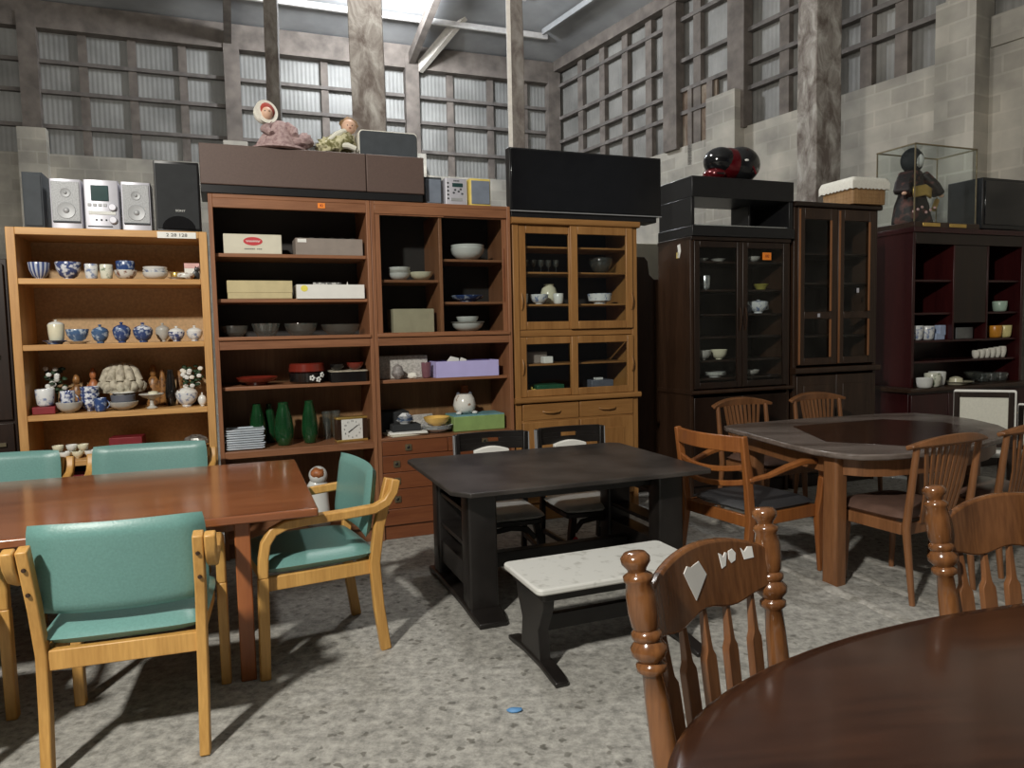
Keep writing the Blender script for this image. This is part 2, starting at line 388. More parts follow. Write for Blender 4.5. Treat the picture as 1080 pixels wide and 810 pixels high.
GZ = (4.87, 5.42, 5.9)
# back wall: local x runs left (negative) from the corner, room is at local y < 0
wb = wallroot('wall_back', 21)
m = MB(); corr(m, -15, 0.1, 0.10, 4.3, 6.62); m.build('metal_sheet', SHEET, wb)
m = MB(); m.box(-15, 0.2, -0.02, 0.25, 0, 4.42); m.build('block_dado', BLOCK, wb)
for z in GZ:
    m = MB(); m.box(-15, 0, 0.0, 0.08, z - .03, z + .03); m.build('girt', GIRTW, wb)
m = MB(); m.box(-15, 0, -0.10, 0.14, 6.38, 6.80); m.build('top_beam', BEAMW, wb)
for x in (-14.2, -13.5, -12.7, -11.8, -11.0, -10.2, -8.55, -7.82, -7.04, -5.5, -4.66, -3.85, -2.27, -1.44, -0.7):
    m = MB(); m.box(x - .065, x + .065, 0.03, 0.085, 4.4, 6.5); m.build('stud', BEAMW, wb)
for x in (-12.45, -9.30, -6.25, -3.05, -0.10):
    m = MB(); m.box(x - .13, x + .13, -0.12, 0.08, 4.75, 6.6); m.build('wall_column', BEAMW, wb)
    m = MB(); m.box(x - .20, x + .20, -0.22, 0.0, 0, 4.78); m.build('block_pier', BLOCK, wb)
# right wall: local x negative runs towards the camera; room at local y > 0
wr = wallroot('wall_right', 119.5)
m = MB(); corr(m, -20, 0.1, -0.10, 4.2, 6.9); m.build('metal_sheet', SHEETR, wr)
m = MB(); m.box(-20, 0.2, -0.25, 0.02, 0, 4.32); m.build('block_dado', BLOCK, wr)
for z in (4.86, 5.22, 5.69, 6.34):
    m = MB(); m.box(-20, 0, -0.08, 0.02, z - .03, z + .03); m.build('girt', GIRTW, wr)
m = MB(); m.box(-20, 0, -0.05, 0.12, 6.62, 6.86); m.build('top_beam', BEAMW, wr)
for x in (-0.84, -1.55, -2.23, -2.88, -4.05, -5.75, -7.0, -7.46, -9.4, -10.4, -11.4, -13):
    m = MB(); m.box(x - .08, x + .08, -0.09, 0.0, 4.3, 6.8); m.build('stud', BEAMW, wr)
for x in (-3.52, -4.95, -6.3):
    m = MB(); m.box(x - .16, x + .16, -0.08, 0.10, 4.3, 6.8); m.build('wall_column', BEAMW, wr)
m = MB(); m.box(-5.05, -4.47, 0, 0.22, 0, 4.85); m.build('block_pier', BLOCK, wr)
m = MB(); m.box(-8.48, -8.05, -0.05, 0.30, 0, 4.85); m.box(-8.44, -8.10, -.05, .2, 4.85, 6.8); m.build('block_pier', BLOCK, wr)
m = MB(); m.box(-4.46, -3.70, -0.06, -0.02, 4.0, 5.2); m.build('board_panel', RUST, wr)
m = MB(); m.box(-4.40, -4.28, -0.02, 0.02, 4.0, 5.2); m.box(-3.95, -3.86, -0.02, 0.02, 4.0, 5.2); m.build('board_batten', BEAMW, wr)
m = MB(); m.box(-11.5, -8.5, 0.0, 0.05, 4.3, 4.62); m.build('block_course', BLOCK, wr)
# far side and rear walls keep the light in
m = MB(); m.box(-14, -13.7, -9, 13, 0, 10); struct(m.build('wall_left', SHEET))
m = MB(); m.box(-14, 14, -9.3, -9, 0, 12); struct(m.build('wall_front', plain('dark far boards', (.05, .045, .04), .8)))
# roof, rising away from the back wall
cl = bpy.data.objects.new('ceiling', None); C.objects.link(cl); cl['kind'] = 'structure'
cl.location = (B0[0], B0[1], 0); cl.rotation_euler = (0, 0, R(21))
SL = 0.22
# the sheeting climbs from both the back wall and the right wall and meets in a hip
def roofz(x, y):
    d = .3 - y; return 6.74 + SL * max(0, min(d, (.149 * d - x) * .989 + .25))
m = MB(); v = []; fs = []; nx_, ny_ = 60, 60
for j in range(ny_ + 1):
    for i in range(nx_ + 1):
        x = -19 + 23.5 * i / nx_; y = .3 - 26 * j / ny_; v.append((x, y, roofz(x, y)))
for j in range(ny_):
    for i in range(nx_): a = j * (nx_ + 1) + i; fs.append((a, a + 1, a + nx_ + 2, a + nx_ + 1))
m._add(v, fs); m.build('roof_sheet', ROOFM, cl)
for k in range(1, 13):
    y = -0.95 * k; x1 = -.86 * (-y) + .2; z = roofz(-15, y) - .08
    m = MB(); m.box(-18, x1, y - .025, y + .025, z - .05, z + .05); m.build('purlin', PURL, cl)
for k in range(1, 9):
    e = .95 * k; pts = [(.149 * d - e / .989, -d, 6.74 + SL * (e + .25) - .08) for d in (e + .2, 24)]
    m = MB(); m.bar(pts, .05, .10); m.build('purlin', ROOFM, cl)
for x in (-6.3, -3.05):
    m = MB(); m.bar([(x, -0.1, 6.55), (x, -13, 6.5 + 13 * SL)], .12, .2); m.build('rafter', BEAMW, cl)
m = MB(); m.bar([(-2.9, -.05, 6.40), (-1.75, -1.8, 7.7)], .11, .17); m.build('brace', PALEW, cl)

def pillar(px, depth, w, d, mat, label, rot, z1=8.6, pale=None):
    x = (px - 540) / 775 * depth
    t = thing('pillar', label, 'pillar', (x, depth, 0), rot)
    m = MB(); n_ = 26; v = []
    # slightly uneven faces
    for i in range(n_ + 1):
        z = z1 * i / n_; j = [random.uniform(-.006, .006) for _ in range(4)]
        v += [(-w / 2 + j[0], -d / 2, z), (w / 2 + j[1], -d / 2 + j[2], z), (w / 2 + j[1], d / 2, z), (-w / 2 + j[3], d / 2, z)]
    fs = [(4 * i + k, 4 * i + (k + 1) % 4, 4 * i + 4 + (k + 1) % 4, 4 * i + 4 + k) for i in range(n_) for k in range(4)] + [(3, 2, 1, 0), tuple(4 * n_ + k for k in range(4))]
    m._add(v, fs); m.build('shaft', mat, t, 0.006)
    if pale:
        m = MB(); m.box(-w / 2 - .05, -w / 2, -d / 2 - .01, -d / 2 + .04, 0, z1); m.build('pale_batten', PALEW, t)
    return t
POSTW = mat_mottle('old brown post', (0.10, 0.08, 0.07), (0.17, 0.15, 0.13), (0.24, 0.22, 0.20), 5)
pillar(399, 6.35, .275, .27, MOT, 'thick square pillar with grey flaking paint behind the seated dolls', 8)
pillar(302, 9.3, .16, .16, POSTW, 'slim dark brown roof post behind the doll in the white bonnet', 10)
pillar(552, 9.2, .15, .15, POSTW, 'slim post with a pale batten on its left edge above the wide flat television', 4, pale=True)
pillar(862, 7.62, .31, .27, MOT, 'thick pillar with brown and grey flaking paint left of the wicker basket', 20)

# ------------------------------------------------------------------ cabinets of the long row (local x along the row, y back, z up)
def rowthing(name, label, cat, u, v=0.0, z=0.0, rot=0, group=None):
    return thing(name, label, cat, RW(u, v, z), A + rot, group)
def board(t, name, mat, x0, x1, y0, y1, z0, z1, bv=0.003):
    return MB().box(x0, x1, y0, y1, z0, z1).build(name, mat, t, bv)

# light oak open shelf
c0 = rowthing('open_bookcase', 'light oak open bookcase full of blue and white crockery, far left of the row', 'bookcase', -1.42)
for x in (-.515, .47): board(c0, 'side_panel', OAK, x, x + .045, 0, .40, 0, 2.028)
board(c0, 'top_panel', OAKX, -.47, .47, 0, .40, 1.987, 2.028)
for z in (1.745, 1.372, .972, .70, .12): board(c0, 'shelf', OAKX, -.47, .47, 0.004, .38, z - .033, z)
board(c0, 'back_panel', HARD, -.47, .47, .38, .395, .02, 1.99, 0)
board(c0, 'plinth', OAKX, -.47, .47, 0.02, .04, 0, .087)
lb = board(c0, 'price_label', PAPER, .245, .455, -.004, 0, 1.985, 2.022, 0); lb['label'] = 'white paper label with dark figures'
text('label_text', '2 28 128', .026, BLK, lb, (.35, -.0048, 2.003), FRONT, sx=1.25)

def shelving(label, u0, u1):
    return rowthing('wall_cabinet', label, 'cabinet', u0), u1 - u0
# red-brown unit, left bay
c1, W = shelving('red-brown open wall unit with card boxes above and green vases below', -.89, .085)
for x in (0, W - .026): board(c1, 'side_panel', RWOOD, x, x + .026, 0, .42, 0, 2.26)
board(c1, 'top_panel', RWOODX, .026, W - .026, 0, .42, 2.235, 2.26)
board(c1, 'top_rail', RWOODX, .026, W - .026, 0, .022, 2.178, 2.235)
board(c1, 'middle_rail', RWOODX, .026, W - .026, 0.002, .42, 1.313, 1.368)
board(c1, 'middle_ledge', RWOODX, .02, W - .02, -.012, .41, 1.370, 1.392)
for z in (1.908, 1.627): board(c1, 'shelf', RWOODX, .026, W - .026, .05, .40, z - .022, z)
board(c1, 'shelf', RWOODX, .026, W - .026, .05, .40, 1.058, 1.08)
board(c1, 'shelf', RWOODX, .026, W - .026, 0, .40, .635, .68)
board(c1, 'shelf', RWOODX, .026, W - .026, .0, .40, .10, .13)
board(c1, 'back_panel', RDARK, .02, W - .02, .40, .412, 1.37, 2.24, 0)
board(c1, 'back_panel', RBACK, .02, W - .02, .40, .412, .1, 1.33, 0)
board(c1, 'plinth', RWOODX, .026, W - .026, 0.03, .05, 0, .10)
tg = board(c1, 'price_tag', ORANGE, .645, .69, -.004, 0, 2.196, 2.228, 0); tg['label'] = 'small orange price sticker'
text('tag_text', '82', .022, MAROON, tg, (.668, -.0046, 2.212), FRONT)
# right bay with glass doors above and drawers below
c2, W = shelving('red-brown wall unit with glass doors above and ring-pull drawers below', .087, 1.067)
for x in (0, W - .026): board(c2, 'side_panel', RWOOD, x, x + .026, 0, .42, 0, 2.26)
board(c2, 'top_panel', RWOODX, .026, W - .026, 0, .42, 2.235, 2.26)
board(c2, 'top_rail', RWOODX, .026, W - .026, 0, .022, 2.178, 2.235)
board(c2, 'middle_rail', RWOODX, .026, W - .026, 0.002, .42, 1.313, 1.368)
board(c2, 'middle_ledge', RWOODX, .02, W - .02, -.012, .41, 1.370, 1.392)
board(c2, 'divider', RWOOD, .462, .486, .02, .40, 1.392, 2.2)
board(c2, 'shelf', RWOODX, .026, .462, .05, .40, 1.733, 1.752)
for z in (1.895, 1.603): board(c2, 'shelf', RWOODX, .486, W - .026, .05, .40, z - .018, z)
board(c2, 'shelf', RWOODX, .026, W - .026, .05, .40, 1.058, 1.08)
board(c2, 'shelf', RWOODX, .02, W - .02, -.004, .40, .675, .695)
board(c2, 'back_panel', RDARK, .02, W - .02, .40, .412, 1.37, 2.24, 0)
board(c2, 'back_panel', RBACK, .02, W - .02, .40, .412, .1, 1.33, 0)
for x0, x1, y in ((.028, .50, .006), (.49, W - .028, .018)):
    m = MB()
    if x0 < .1: m.box(x0, x0 + .032, y, y + .01, 1.394, 2.176)
    else: m.box(x1 - .032, x1, y, y + .01, 1.394, 2.176)
    m.box(x0, x1, y + .001, y + .009, 1.392, 1.399); m.box(x0, x1, y + .001, y + .009, 2.170, 2.178)
    d = m.build('sliding_door', RWOOD, c2)
    MB().box(x0 + .002, x1 - .002, y + .003, y + .007, 1.397, 2.172).build('pane', PANED, d)
    if x0 > .1: board(d, 'groove_pull', DRW, x1 - .026, x1 - .014, y - .003, y, 1.60, 1.97, .002)
for z0, z1, cols in ((.577, .672, ((.028, .48, .203), (.484, .952, .75))), (.461, .573, ((.028, .952, .12), )), (.345, .457, ((.028, .952, .12), )), (.212, .341, ((.028, .952, .12), ))):
    for x0, x1, pu in cols:
        d = board(c2, 'drawer', DRW, x0, x1, 0.0, .38, z0, z1, .002)
        for px in ((pu, ) if len(cols) > 1 else (pu, .86)):
            zc = (z0 + z1) / 2
            m = MB(); m.rbox(px - .022, px + .022, -.008, 0.002, zc - .022, zc + .022, .007, 2, axis='Y')
            m.lathe([(.016, 0), (.016, .006), (.011, .006), (.011, .002)], 16, M=Matrix.Translation((px, -.006, zc)) @ Euler((R(90), 0, 0)).to_matrix().to_4x4())
            m.build('ring_pull', BRASS, d)
            MB().ball((px, -.008, zc), (.010, .003, .010), 10).build('pull_recess', BLK, d)
board(c2, 'base_rail', DRW, .026, W - .026, 0.0, .03, .10, .208)
board(c2, 'plinth', DRW, .026, W - .026, 0.02, .05, 0, .10)

# honey coloured glazed cabinet
c4 = rowthing('glazed_cabinet', 'honey-coloured cabinet with two tiers of glazed sliding doors and drawers below', 'cabinet', 1.085)
W = 1.01
for x in (0, W - .045): board(c4, 'side_panel', HON, x, x + .045, 0.01, .43, 0, 2.145)
MB().rbox(-.012, W + .012, -.02, .44, 2.145, 2.19, .012, 3, axis='X').build('cornice', HONX, c4)
board(c4, 'rail', HONX, .045, W - .045, .02, .42, 1.35, 1.395)
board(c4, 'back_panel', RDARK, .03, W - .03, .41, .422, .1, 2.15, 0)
MB().rbox(-.012, W + .012, -.022, .44, .872, .912, .012, 3, axis='X').build('ledge', HONX, c4)
for z in (1.998, 1.815, 1.583, 1.41): board(c4, 'shelf', HONX, .045, W - .045, .06, .40, z - .014, z)
for z in (1.149, .93): board(c4, 'shelf', HONX, .045, W - .045, .06, .40, z - .014, z)
def gdoor(t, x0, x1, z0, z1, y, st, pane, hx, mat=HON, matx=HONX, hmat=None, grille=False):
    m = MB(); m.box(x0, x0 + st, y, y + .022, z0, z1); m.box(x1 - st, x1, y, y + .022, z0, z1)
    m.box(x0 + st, x1 - st, y, y + .022, z0, z0 + st); m.box(x0 + st, x1 - st, y, y + .022, z1 - st, z1)
    d = m.build('door', mat, t, .004)
    MB().box(x0 + st - .004, x1 - st + .004, y + .009, y + .013, z0 + st - .004, z1 - st + .004).build('pane', pane, d)
    if hx is not None:
        zc, hh = hx[1], hx[2]; pts = [(hx[0] + .012 * (0 if abs(k) < 3 else 0), y - .004 - .016 * (1 - (k / 4) ** 2), zc + hh * k / 4) for k in range(-4, 5)]
        MB().tube(pts, .006, 8, up=(1, 0, 0)).build('handle', hmat or matx, d)
    return d
gdoor(c4, .045, .50, 1.398, 2.142, .018, .058, PANE, (.062, 1.60, .06))
gdoor(c4, .445, .965, 1.398, 2.142, -.006, .058, PANE, (.948, 1.60, .06))
gdoor(c4, .045, .50, .914, 1.346, .018, .052, PANE, (.062, 1.13, .055))
gdoor(c4, .445, .965, .914, 1.346, -.006, .052, PANE, (.948, 1.13, .055))
for x0, x1 in ((.05, .50), (.508, .962)):
    d = board(c4, 'drawer', HONX, x0, x1, 0.0, .36, .745, .862, .004)
    xc = (x0 + x1) / 2
    m = MB(); m.tube([(xc - .07, -.002, .805), (xc - .05, -.016, .80), (xc, -.02, .797), (xc + .05, -.016, .80), (xc + .07, -.002, .805)], .007, 8); m.build('handle', HON, d)
    d = MB().box(x0, x1, 0.0, .02, .14, .732).build('cupboard_door', HON, c4, .004)
    MB().box(x0 + .08, x1 - .08, -.006, .002, .22, .655).build('raised_panel', HON, d, .008)
board(c4, 'plinth', HONX, .045, W - .045, 0.03, .05, 0, .13)
board(c4, 'mid_rail', HONX, .045, W - .045, .004, .40, .725, .745)

# dark furniture glimpsed between the honey cabinet and the black-topped one
m = MB(); prof = [(-.2, 0), (.5, 0), (.5, 1.80), (.20, 1.80), (.155, 1.84), (.14, 1.95), (.11, 1.985), (-.2, 1.99)]
m.prism(prof, 0, .03, axis='Y')
hb = m.build('headboard', DKW2, None, .006, loc=RW(2.36, .50, 0)); hb.rotation_euler = (0, 0, R(A)); tag(hb, 'brown curved headboard standing in the gap right of the honey cabinet', 'headboard')
m = MB(); m.box(-.25, .25, 0, .22, 0, 2.16); bx = m.build('carton', CREAMBOX, None, .006, loc=RW(2.84, .98, 0)); bx.rotation_euler = (0, 0, R(A)); tag(bx, 'tall pale beige carton deep in the gap beside the dark glazed cupboard', 'carton')
# dark cupboard at the far left edge
dl = rowthing('dark_wardrobe', 'nearly black cupboard cut off by the left edge of the photo', 'wardrobe', -2.56, .08)
board(dl, 'body', DKW, 0, .60, .02, .5, .08, 1.86)
for x0, x1 in ((.02, .295), (.305, .585)):
    d = board(dl, 'door', DKW, x0, x1, 0, .018, .95, 1.83); MB().box(x0 + .2, x0 + .24, -.012, 0, 1.30, 1.32).build('handle', BRASS, d)
    d = board(dl, 'door', DKW, x0, x1, 0, .018, .10, .93); MB().box(x0 + .2, x0 + .24, -.012, 0, .80, .82).build('handle', BRASS, d)
board(dl, 'plinth', DKW, .02, .58, .04, .46, 0, .08)

# dark glazed cupboard 1
d1 = rowthing('dark_glazed_cupboard', 'very dark two-door glazed cupboard carrying a black TV stand', 'cupboard', 2.575)
W = .985
for x in (0, W - .03): board(d1, 'side_panel', DKW2, x, x + .03, 0.01, .46, 0, 2.09)
board(d1, 'top_panel', DKW, 0, W, -.005, .47, 2.07, 2.10)
board(d1, 'back_panel', DKW, .03, W - .03, .44, .455, .1, 2.07, 0)
MB().rbox(-.01, W + .01, -.03, .47, .86, .89, .008, 3, axis='X').build('waist_ledge', DKW2, d1)
for z in (1.915, 1.69, 1.495, 1.315, 1.125, .98): board(d1, 'shelf', DKW, .03, W - .03, .05, .43, z - .018, z)
gdoor(d1, .03, .49, .90, 2.065, -.004, .05, PANE, (.465, 1.45, .09), DKW, DKW2)
gdoor(d1, .495, .955, .90, 2.065, -.004, .05, PANE, (.52, 1.45, .09), DKW, DKW2)
for x0, x1 in ((.03, .49), (.495, .955)):
    d = board(d1, 'cupboard_door', DKW, x0, x1, 0, .02, .12, .83, .004); MB().ball((x1 - .04 if x0 < .1 else x0 + .04, -.015, .6), .014, 10).build('knob', BRASS, d)
board(d1, 'plinth', DKW, .03, W - .03, 0.03, .44, 0, .11)
st = MB(); st.bar([(-.002, .16, 2.05), (-.002, .15, 2.0), (-.002, .17, 1.95)], .004, .035, up=(0, 1, 0)); sk = st.build('sticker_strip', PAPER, d1); sk['label'] = 'curled white sticker on the side'
st = MB(); st.box(-.004, 0, .155, .19, 1.945, 1.99); sk = st.build('sticker_strip', YEL, d1); sk['label'] = 'yellow sticker on the side'
tg = board(d1, 'price_tag', ORANGE, .69, .775, -.009, -.004, 1.925, 1.985, 0); tg['label'] = 'orange price tag stuck on the right door'
text('tag_text', '182', .03, MAROON, tg, (.732, -.0096, 1.955), FRONT)
# dark glazed cupboard 2
d2 = rowthing('narrow_glazed_cupboard', 'tall dark brown cupboard with two narrow glazed doors under the wicker basket', 'cupboard', 3.60)
W = .93
for x in (0, W - .035): board(d2, 'side_panel', DKW2, x, x + .035, 0.01, .46, 0, 2.37)
MB().rbox(-.012, W + .012, -.03, .47, 2.37, 2.41, .01, 3, axis='X').build('cornice', DKW, d2)
board(d2, 'back_panel', DKW, .03, W - .03, .44, .455, .1, 2.37, 0)
for z in (2.0, 1.75, 1.3, 1.07): board(d2, 'shelf', DKW, .03, W - .03, .06, .43, z - .018, z)
for x0, x1 in ((.035, .462), (.468, .895)):
    m = MB(); y = -.006
    for a, b in ((x0, x0 + .07), (x1 - .075, x1)): m.box(a, b, y, y + .022, 1.05, 2.365)
    for a, b in ((1.05, 1.11), (1.44, 1.50), (2.27, 2.365)): m.box(x0 + .07, x1 - .075, y, y + .022, a, b)
    d = m.build('door', DKW2, d2, .004)
    MB().box(x0 + .06, x1 - .065, y + .009, y + .013, 1.10, 2.28).build('pane', PANE, d)
    for a, b in ((1.115, 1.435), (1.505, 2.265)): MB().tube([(x1 - .078, y - .004, a), (x1 - .078, y - .004, b)], .010, 8, up=(1, 0, 0)).build('moulding', WALN, d)
    MB().tube([(x0 + .012, y - .004, 1.06), (x0 + .012, y - .004, 2.35)], .010, 8, up=(1, 0, 0)).build('moulding', WALN, d)
    MB().box(x1 - .215, x1 - .195, y - .008, y, 1.455 if x0 < .1 else 1.66, 1.485 if x0 < .1 else 1.70).build('door_catch', SILV, d)
MB().rbox(-.012, W + .012, -.035, .47, .98, 1.03, .012, 3, axis='X').build('waist_ledge', DKW2, d2)
for x0, x1 in ((.035, .462), (.468, .895)):
    d = board(d2, 'cupboard_door', DKW2, x0, x1, 0, .02, .12, .96, .004); MB().box(x0 + .07, x1 - .07, -.006, 0, .20, .88).build('raised_panel', DKW2, d, .006)
board(d2, 'plinth', DKW, .03, W - .03, 0.03, .44, 0, .11)
# dark red dresser
rc = rowthing('red_lacquer_dresser', 'dark red open dresser with cups on its shelves at the far right', 'dresser', 4.95)
W = 1.49
for x in (0, W - .035): board(rc, 'side_panel', DKRED, x, x + .035, 0.0, .46, .80, 2.22)
board(rc, 'top_panel', DKRED, -.01, W + .01, -.02, .47, 2.20, 2.245)
board(rc, 'frieze', DKW, .035, W - .035, 0, .02, 2.10, 2.20)
board(rc, 'back_panel', DKRED, .03, W - .03, .44, .455, .80, 2.2, 0)
for x in (.535, .985): board(rc, 'divider', DKRED, x, x + .022, .01, .44, 1.225, 2.1)
MB().box(.557, .985, .015, .03, 1.38, 2.1).build("closed_door", DKW, rc, .003)
for z, x0, x1 in ((1.48, .035, .535), (1.78, .035, .535), (1.48, 1.007, W - .035), (1.78, 1.007, W - .035), (1.226, .035, W - .035), (1.035, .035, W - .035)):
    board(rc, 'shelf', DKRED, x0, x1, .03, .44, z - .02, z)
MB().rbox(-.14, W + .03, -.12, .47, .765, .80, .01, 3, axis='X').build('counter', DKW2, rc)
board(rc, 'base_cabinet', DKRED, -.10, W, -.06, .46, 0.08, .765)
for x0, x1 in ((-.08, .38), (.39, .86), (.87, 1.36)):
    d = board(rc, 'cupboard_door', DKRED, x0, x1, -.078, -.06, .12, .74, .003); MB().ball((x1 - .04, -.09, .5), .012, 10).build('knob', BRASS, d)
board(rc, 'plinth', DKW, -.08, W - .02, -.04, .44, 0, .08)


# ------------------------------------------------------------------ crockery and small goods on the shelves
BOWL = [(.36, 0), (.40, .05), (.40, .10), (.66, .22), (.90, .55), (1, .97), (.97, 1), (.92, .95), (.80, .55), (.5, .22), (.02, .16)]
CUP = [(.62, 0), (.72, .02), (.86, .12), (.95, .5), (1, .97), (.96, 1), (.90, .95), (.86, .5), (.7, .15), (.02, .10)]
PLATE = [(.55, 0), (.6, .05), (.62, .3), (.95, .85), (1, .95), (.97, 1), (.6, .55), (.02, .5)]
BBODY = [(.40, 0), (.44, .06), (.42, .12), (.72, .30), (.94, .65), (1, 1), (.95, 1), (.88, .7), (.6, .32), (.02, .25)]
JARB = [(.55, 0), (.60, .03), (.85, .25), (1, .6), (.95, .9), (.86, 1), (.80, .97), (.86, .6), (.02, .2)]
LID = [(.98, 0), (1, .05), (.85, .35), (.45, .58), (.16, .66), (.12, .74), (.22, .86), (.18, .96), (.02, 1)]
VASE = [(.62, 0), (.74, .02), (.95, .2), (1, .36), (.86, .62), (.60, .86), (.50, .95), (.54, 1), (.46, 1), (.44, .94), (.7, .6), (.8, .3), (.02, .05)]
def pr(prof, w, h): return [(r * w / 2, z * h) for r, z in prof]
def pot(name, label, cat, u, v, z, w, h, mat, prof=BOWL, group=None, seg=24, rot=0, **k):
    o = MB().lathe(pr(prof, w, h), seg, **k).build(name, mat, None, angle=50, loc=RW(u, v, z)); o.rotation_euler = (0, 0, R(A + rot))
    return tag(o, label, cat, group)
def lidded(name, label, cat, u, v, z, w, h, mat, lidmat=None, group=None, frac=.62, prof=None):
    t = rowthing(name, label, cat, u, v, z, 0, group)
    MB().lathe(pr(prof or BBODY, w, h * frac), 24).build('body', mat, t, angle=50)
    MB().lathe(pr(LID, w * .96, h * (1 - frac)), 24, c=(0, 0, h * frac - .001)).build('lid', lidmat or mat, t, angle=50)
    return t
def cup(name, label, cat, u, v, z, w, h, mat, handle=None, group=None, prof=CUP):
    t = rowthing(name, label, cat, u, v, z, 0, group)
    MB().lathe(pr(prof, w, h), 24).build('body', mat, t, angle=50)
    if handle:
        pts = [(handle * (w * .46 + w * .24 * math.sin(math.pi * k / 8)), 0, h * (.22 + .6 * k / 8)) for k in range(9)]
        MB().tube(pts, w * .045, 8, up=(0, 1, 0)).build('handle', mat, t)
    return t
def carton(name, label, cat, u, v, z, w, d, h, mat, group=None, rot=0, bv=.004):
    t = rowthing(name, label, cat, u, v, z, rot, group)
    board(t, 'body', mat, -w / 2, w / 2, -d / 2, d / 2, 0, h, bv); return t
def opentray(name, label, cat, u, v, z, w, d, h, mat, inner, rot=0, th=.006):
    t = rowthing(name, label, cat, u, v, z, rot)
    m = MB(); m.box(-w / 2, w / 2, -d / 2, d / 2, 0, th)
    m.box(-w / 2, w / 2, -d / 2, -d / 2 + th, th, h); m.box(-w / 2, w / 2, d / 2 - th, d / 2, th, h)
    m.box(-w / 2, -w / 2 + th, -d / 2 + th, d / 2 - th, th, h); m.box(w / 2 - th, w / 2, -d / 2 + th, d / 2 - th, th, h)
    m.build('box', mat, t); return t

# light oak shelf, top board: audio gear
z = 2.03
def speakerbox(name, label, u, v, w, d, h, body, grille, cone=None, bar=None, rot=0, zz=None, trim=None):
    t = rowthing(name, label, 'speaker', u, v, zz if zz is not None else z, rot)
    MB().rbox(-w / 2, w / 2, -d / 2, d / 2, 0, h, .008, 2).build('cabinet', body, t)
    g0, g1 = .022 * (bar or 0) + .012, h - .014
    MB().box(-w / 2 + .008, w / 2 - .008, -d / 2 - .006, -d / 2, g0, g1).build('grille', grille, t, .003)
    if cone:
        m = MB()
        for zc, r in ((h * .36, w * .30), (h * .72, w * .17)):
            m.lathe([(r, 0), (r * .96, .004), (r * .7, .002), (r * .35, .001), (r * .3, .006), (.002, .008)], 24, M=Matrix.Translation((0, -d / 2 - .006, zc)) @ Euler((R(90), 0, 0)).to_matrix().to_4x4())
        m.build('driver_cone', cone, t, angle=60)
    if bar: MB().box(-w / 2 + .01, w / 2 - .01, -d / 2 - .009, -d / 2 + .001, .032, .040).build('dark_trim', DGREY, t)
    return t
speakerbox('tower_speaker', 'narrow dark blue-grey speaker at the left end of the oak bookcase top', -1.80, .15, .10, .20, .31, DGREY, DGREY, zz=z)
speakerbox('stereo_speaker', 'silver stereo speaker left of the silver stereo unit', -1.635, .12, .155, .2, .275, SILV, SILVG, SILVD, 1)
speakerbox('stereo_speaker', 'silver stereo speaker between the silver stereo unit and the big black speaker', -1.278, .12, .155, .2, .275, SILV, SILVG, SILVD, 1)
sp = speakerbox('subwoofer', 'large black speaker with a white maker mark, right end of the oak bookcase top', -1.055, .15, .245, .28, .405, BLK, MATB)
arc = [(-.09, .012)] + [(.09 * math.cos(math.pi * (1 - k / 10)), .012 + .075 * math.sin(math.pi * k / 10)) for k in range(1, 10)] + [(.09, .012)]
MB().prism(arc, -.152, -.145, axis='Y').build('bass_port', GLOSSB, sp)
text('maker_mark', 'SONY', .017, WHITE, sp, (.012, -.1468, .118), FRONT, sx=1.2)
t = rowthing('stereo_unit', 'silver compact stereo with a dark display between two silver speakers', 'stereo', -1.457, .12, z)
MB().rbox(-.088, .088, -.1, .1, 0, .278, .008, 2).build('case', SILV, t)
MB().box(-.052, .038, -.106, -.1, .16, .248).build('display', LCD, t, .003)
MB().box(-.068, .07, -.104, -.1, .082, .102).build('disc_drawer', WHITE, t, .003)
MB().box(-.075, .05, -.103, -.1, .012, .018).build('vent_slot', DGREY, t)
for zc in (.125, .052):
    MB().lathe([(.021, 0), (.021, .014), (.017, .018), (.002, .018)], 20, M=Matrix.Translation((.055, -.1, zc)) @ Euler((R(90), 0, 0)).to_matrix().to_4x4()).build('knob', SILV, t)
for k in range(4): MB().box(-.07 + .026 * k, -.052 + .026 * k, -.104, -.1, .128, .145).build('button', SILVD, t, .002)
for k in range(3): MB().ball((-.03 + .025 * k, -.1, .052), (.006, .004, .006), 8).build('button', DGREY, t)

# shelf 1
z = 1.746
pot('rice_bowl', 'blue-striped bowl at the left end of the top shelf of the oak bookcase', 'bowl', -1.81, .14, z, .115, .098, BLUESTR)
pot('rice_bowl', 'blue and white patterned bowl second from left on the top oak shelf', 'bowl', -1.663, .14, z, .138, .102, BLUEW)
cup('teacup', 'plain white teacup right of the patterned blue bowl on the top oak shelf', 'cup', -1.541, .1, z, .072, .09, FLORB)
cup('teacup', 'white teacup with a greenish motif, touching the plain white teacup', 'cup', -1.463, .1, z, .072, .088, FLORG)
pot('floral_bowl', 'red floral bowl under the dark blue cup on the top oak shelf', 'bowl', -1.365, .13, z, .125, .058, FLOR)
pot('blue_cup', 'dark blue patterned cup standing in the red floral bowl', 'cup', -1.365, .13, z + .026, .105, .086, BLUED, CUP)
for k in range(3): pot('white_bowl', ['bottom', 'middle', 'top'][k] + ' white bowl of the shallow stack on the top oak shelf', 'bowl', -1.205, .13, z + .017 * k, .145 - .004 * k, .045, WHITE if k != 1 else FLORB, group='stacked white bowls on the top oak shelf')
pot('gold_dish', 'small gold-rimmed dish right of the white bowl stack', 'dish', -1.095, .17, z, .06, .05, GOLD, CUP)
pot('saucer', 'flat white saucer at the front right of the top oak shelf', 'saucer', -1.087, .05, z, .10, .012, WHITE, PLATE)
pot('trinket_dish', 'low pink-brown trinket dish in front of the white cat card', 'dish', -1.035, .085, z, .10, .04, FLOR, JARB)
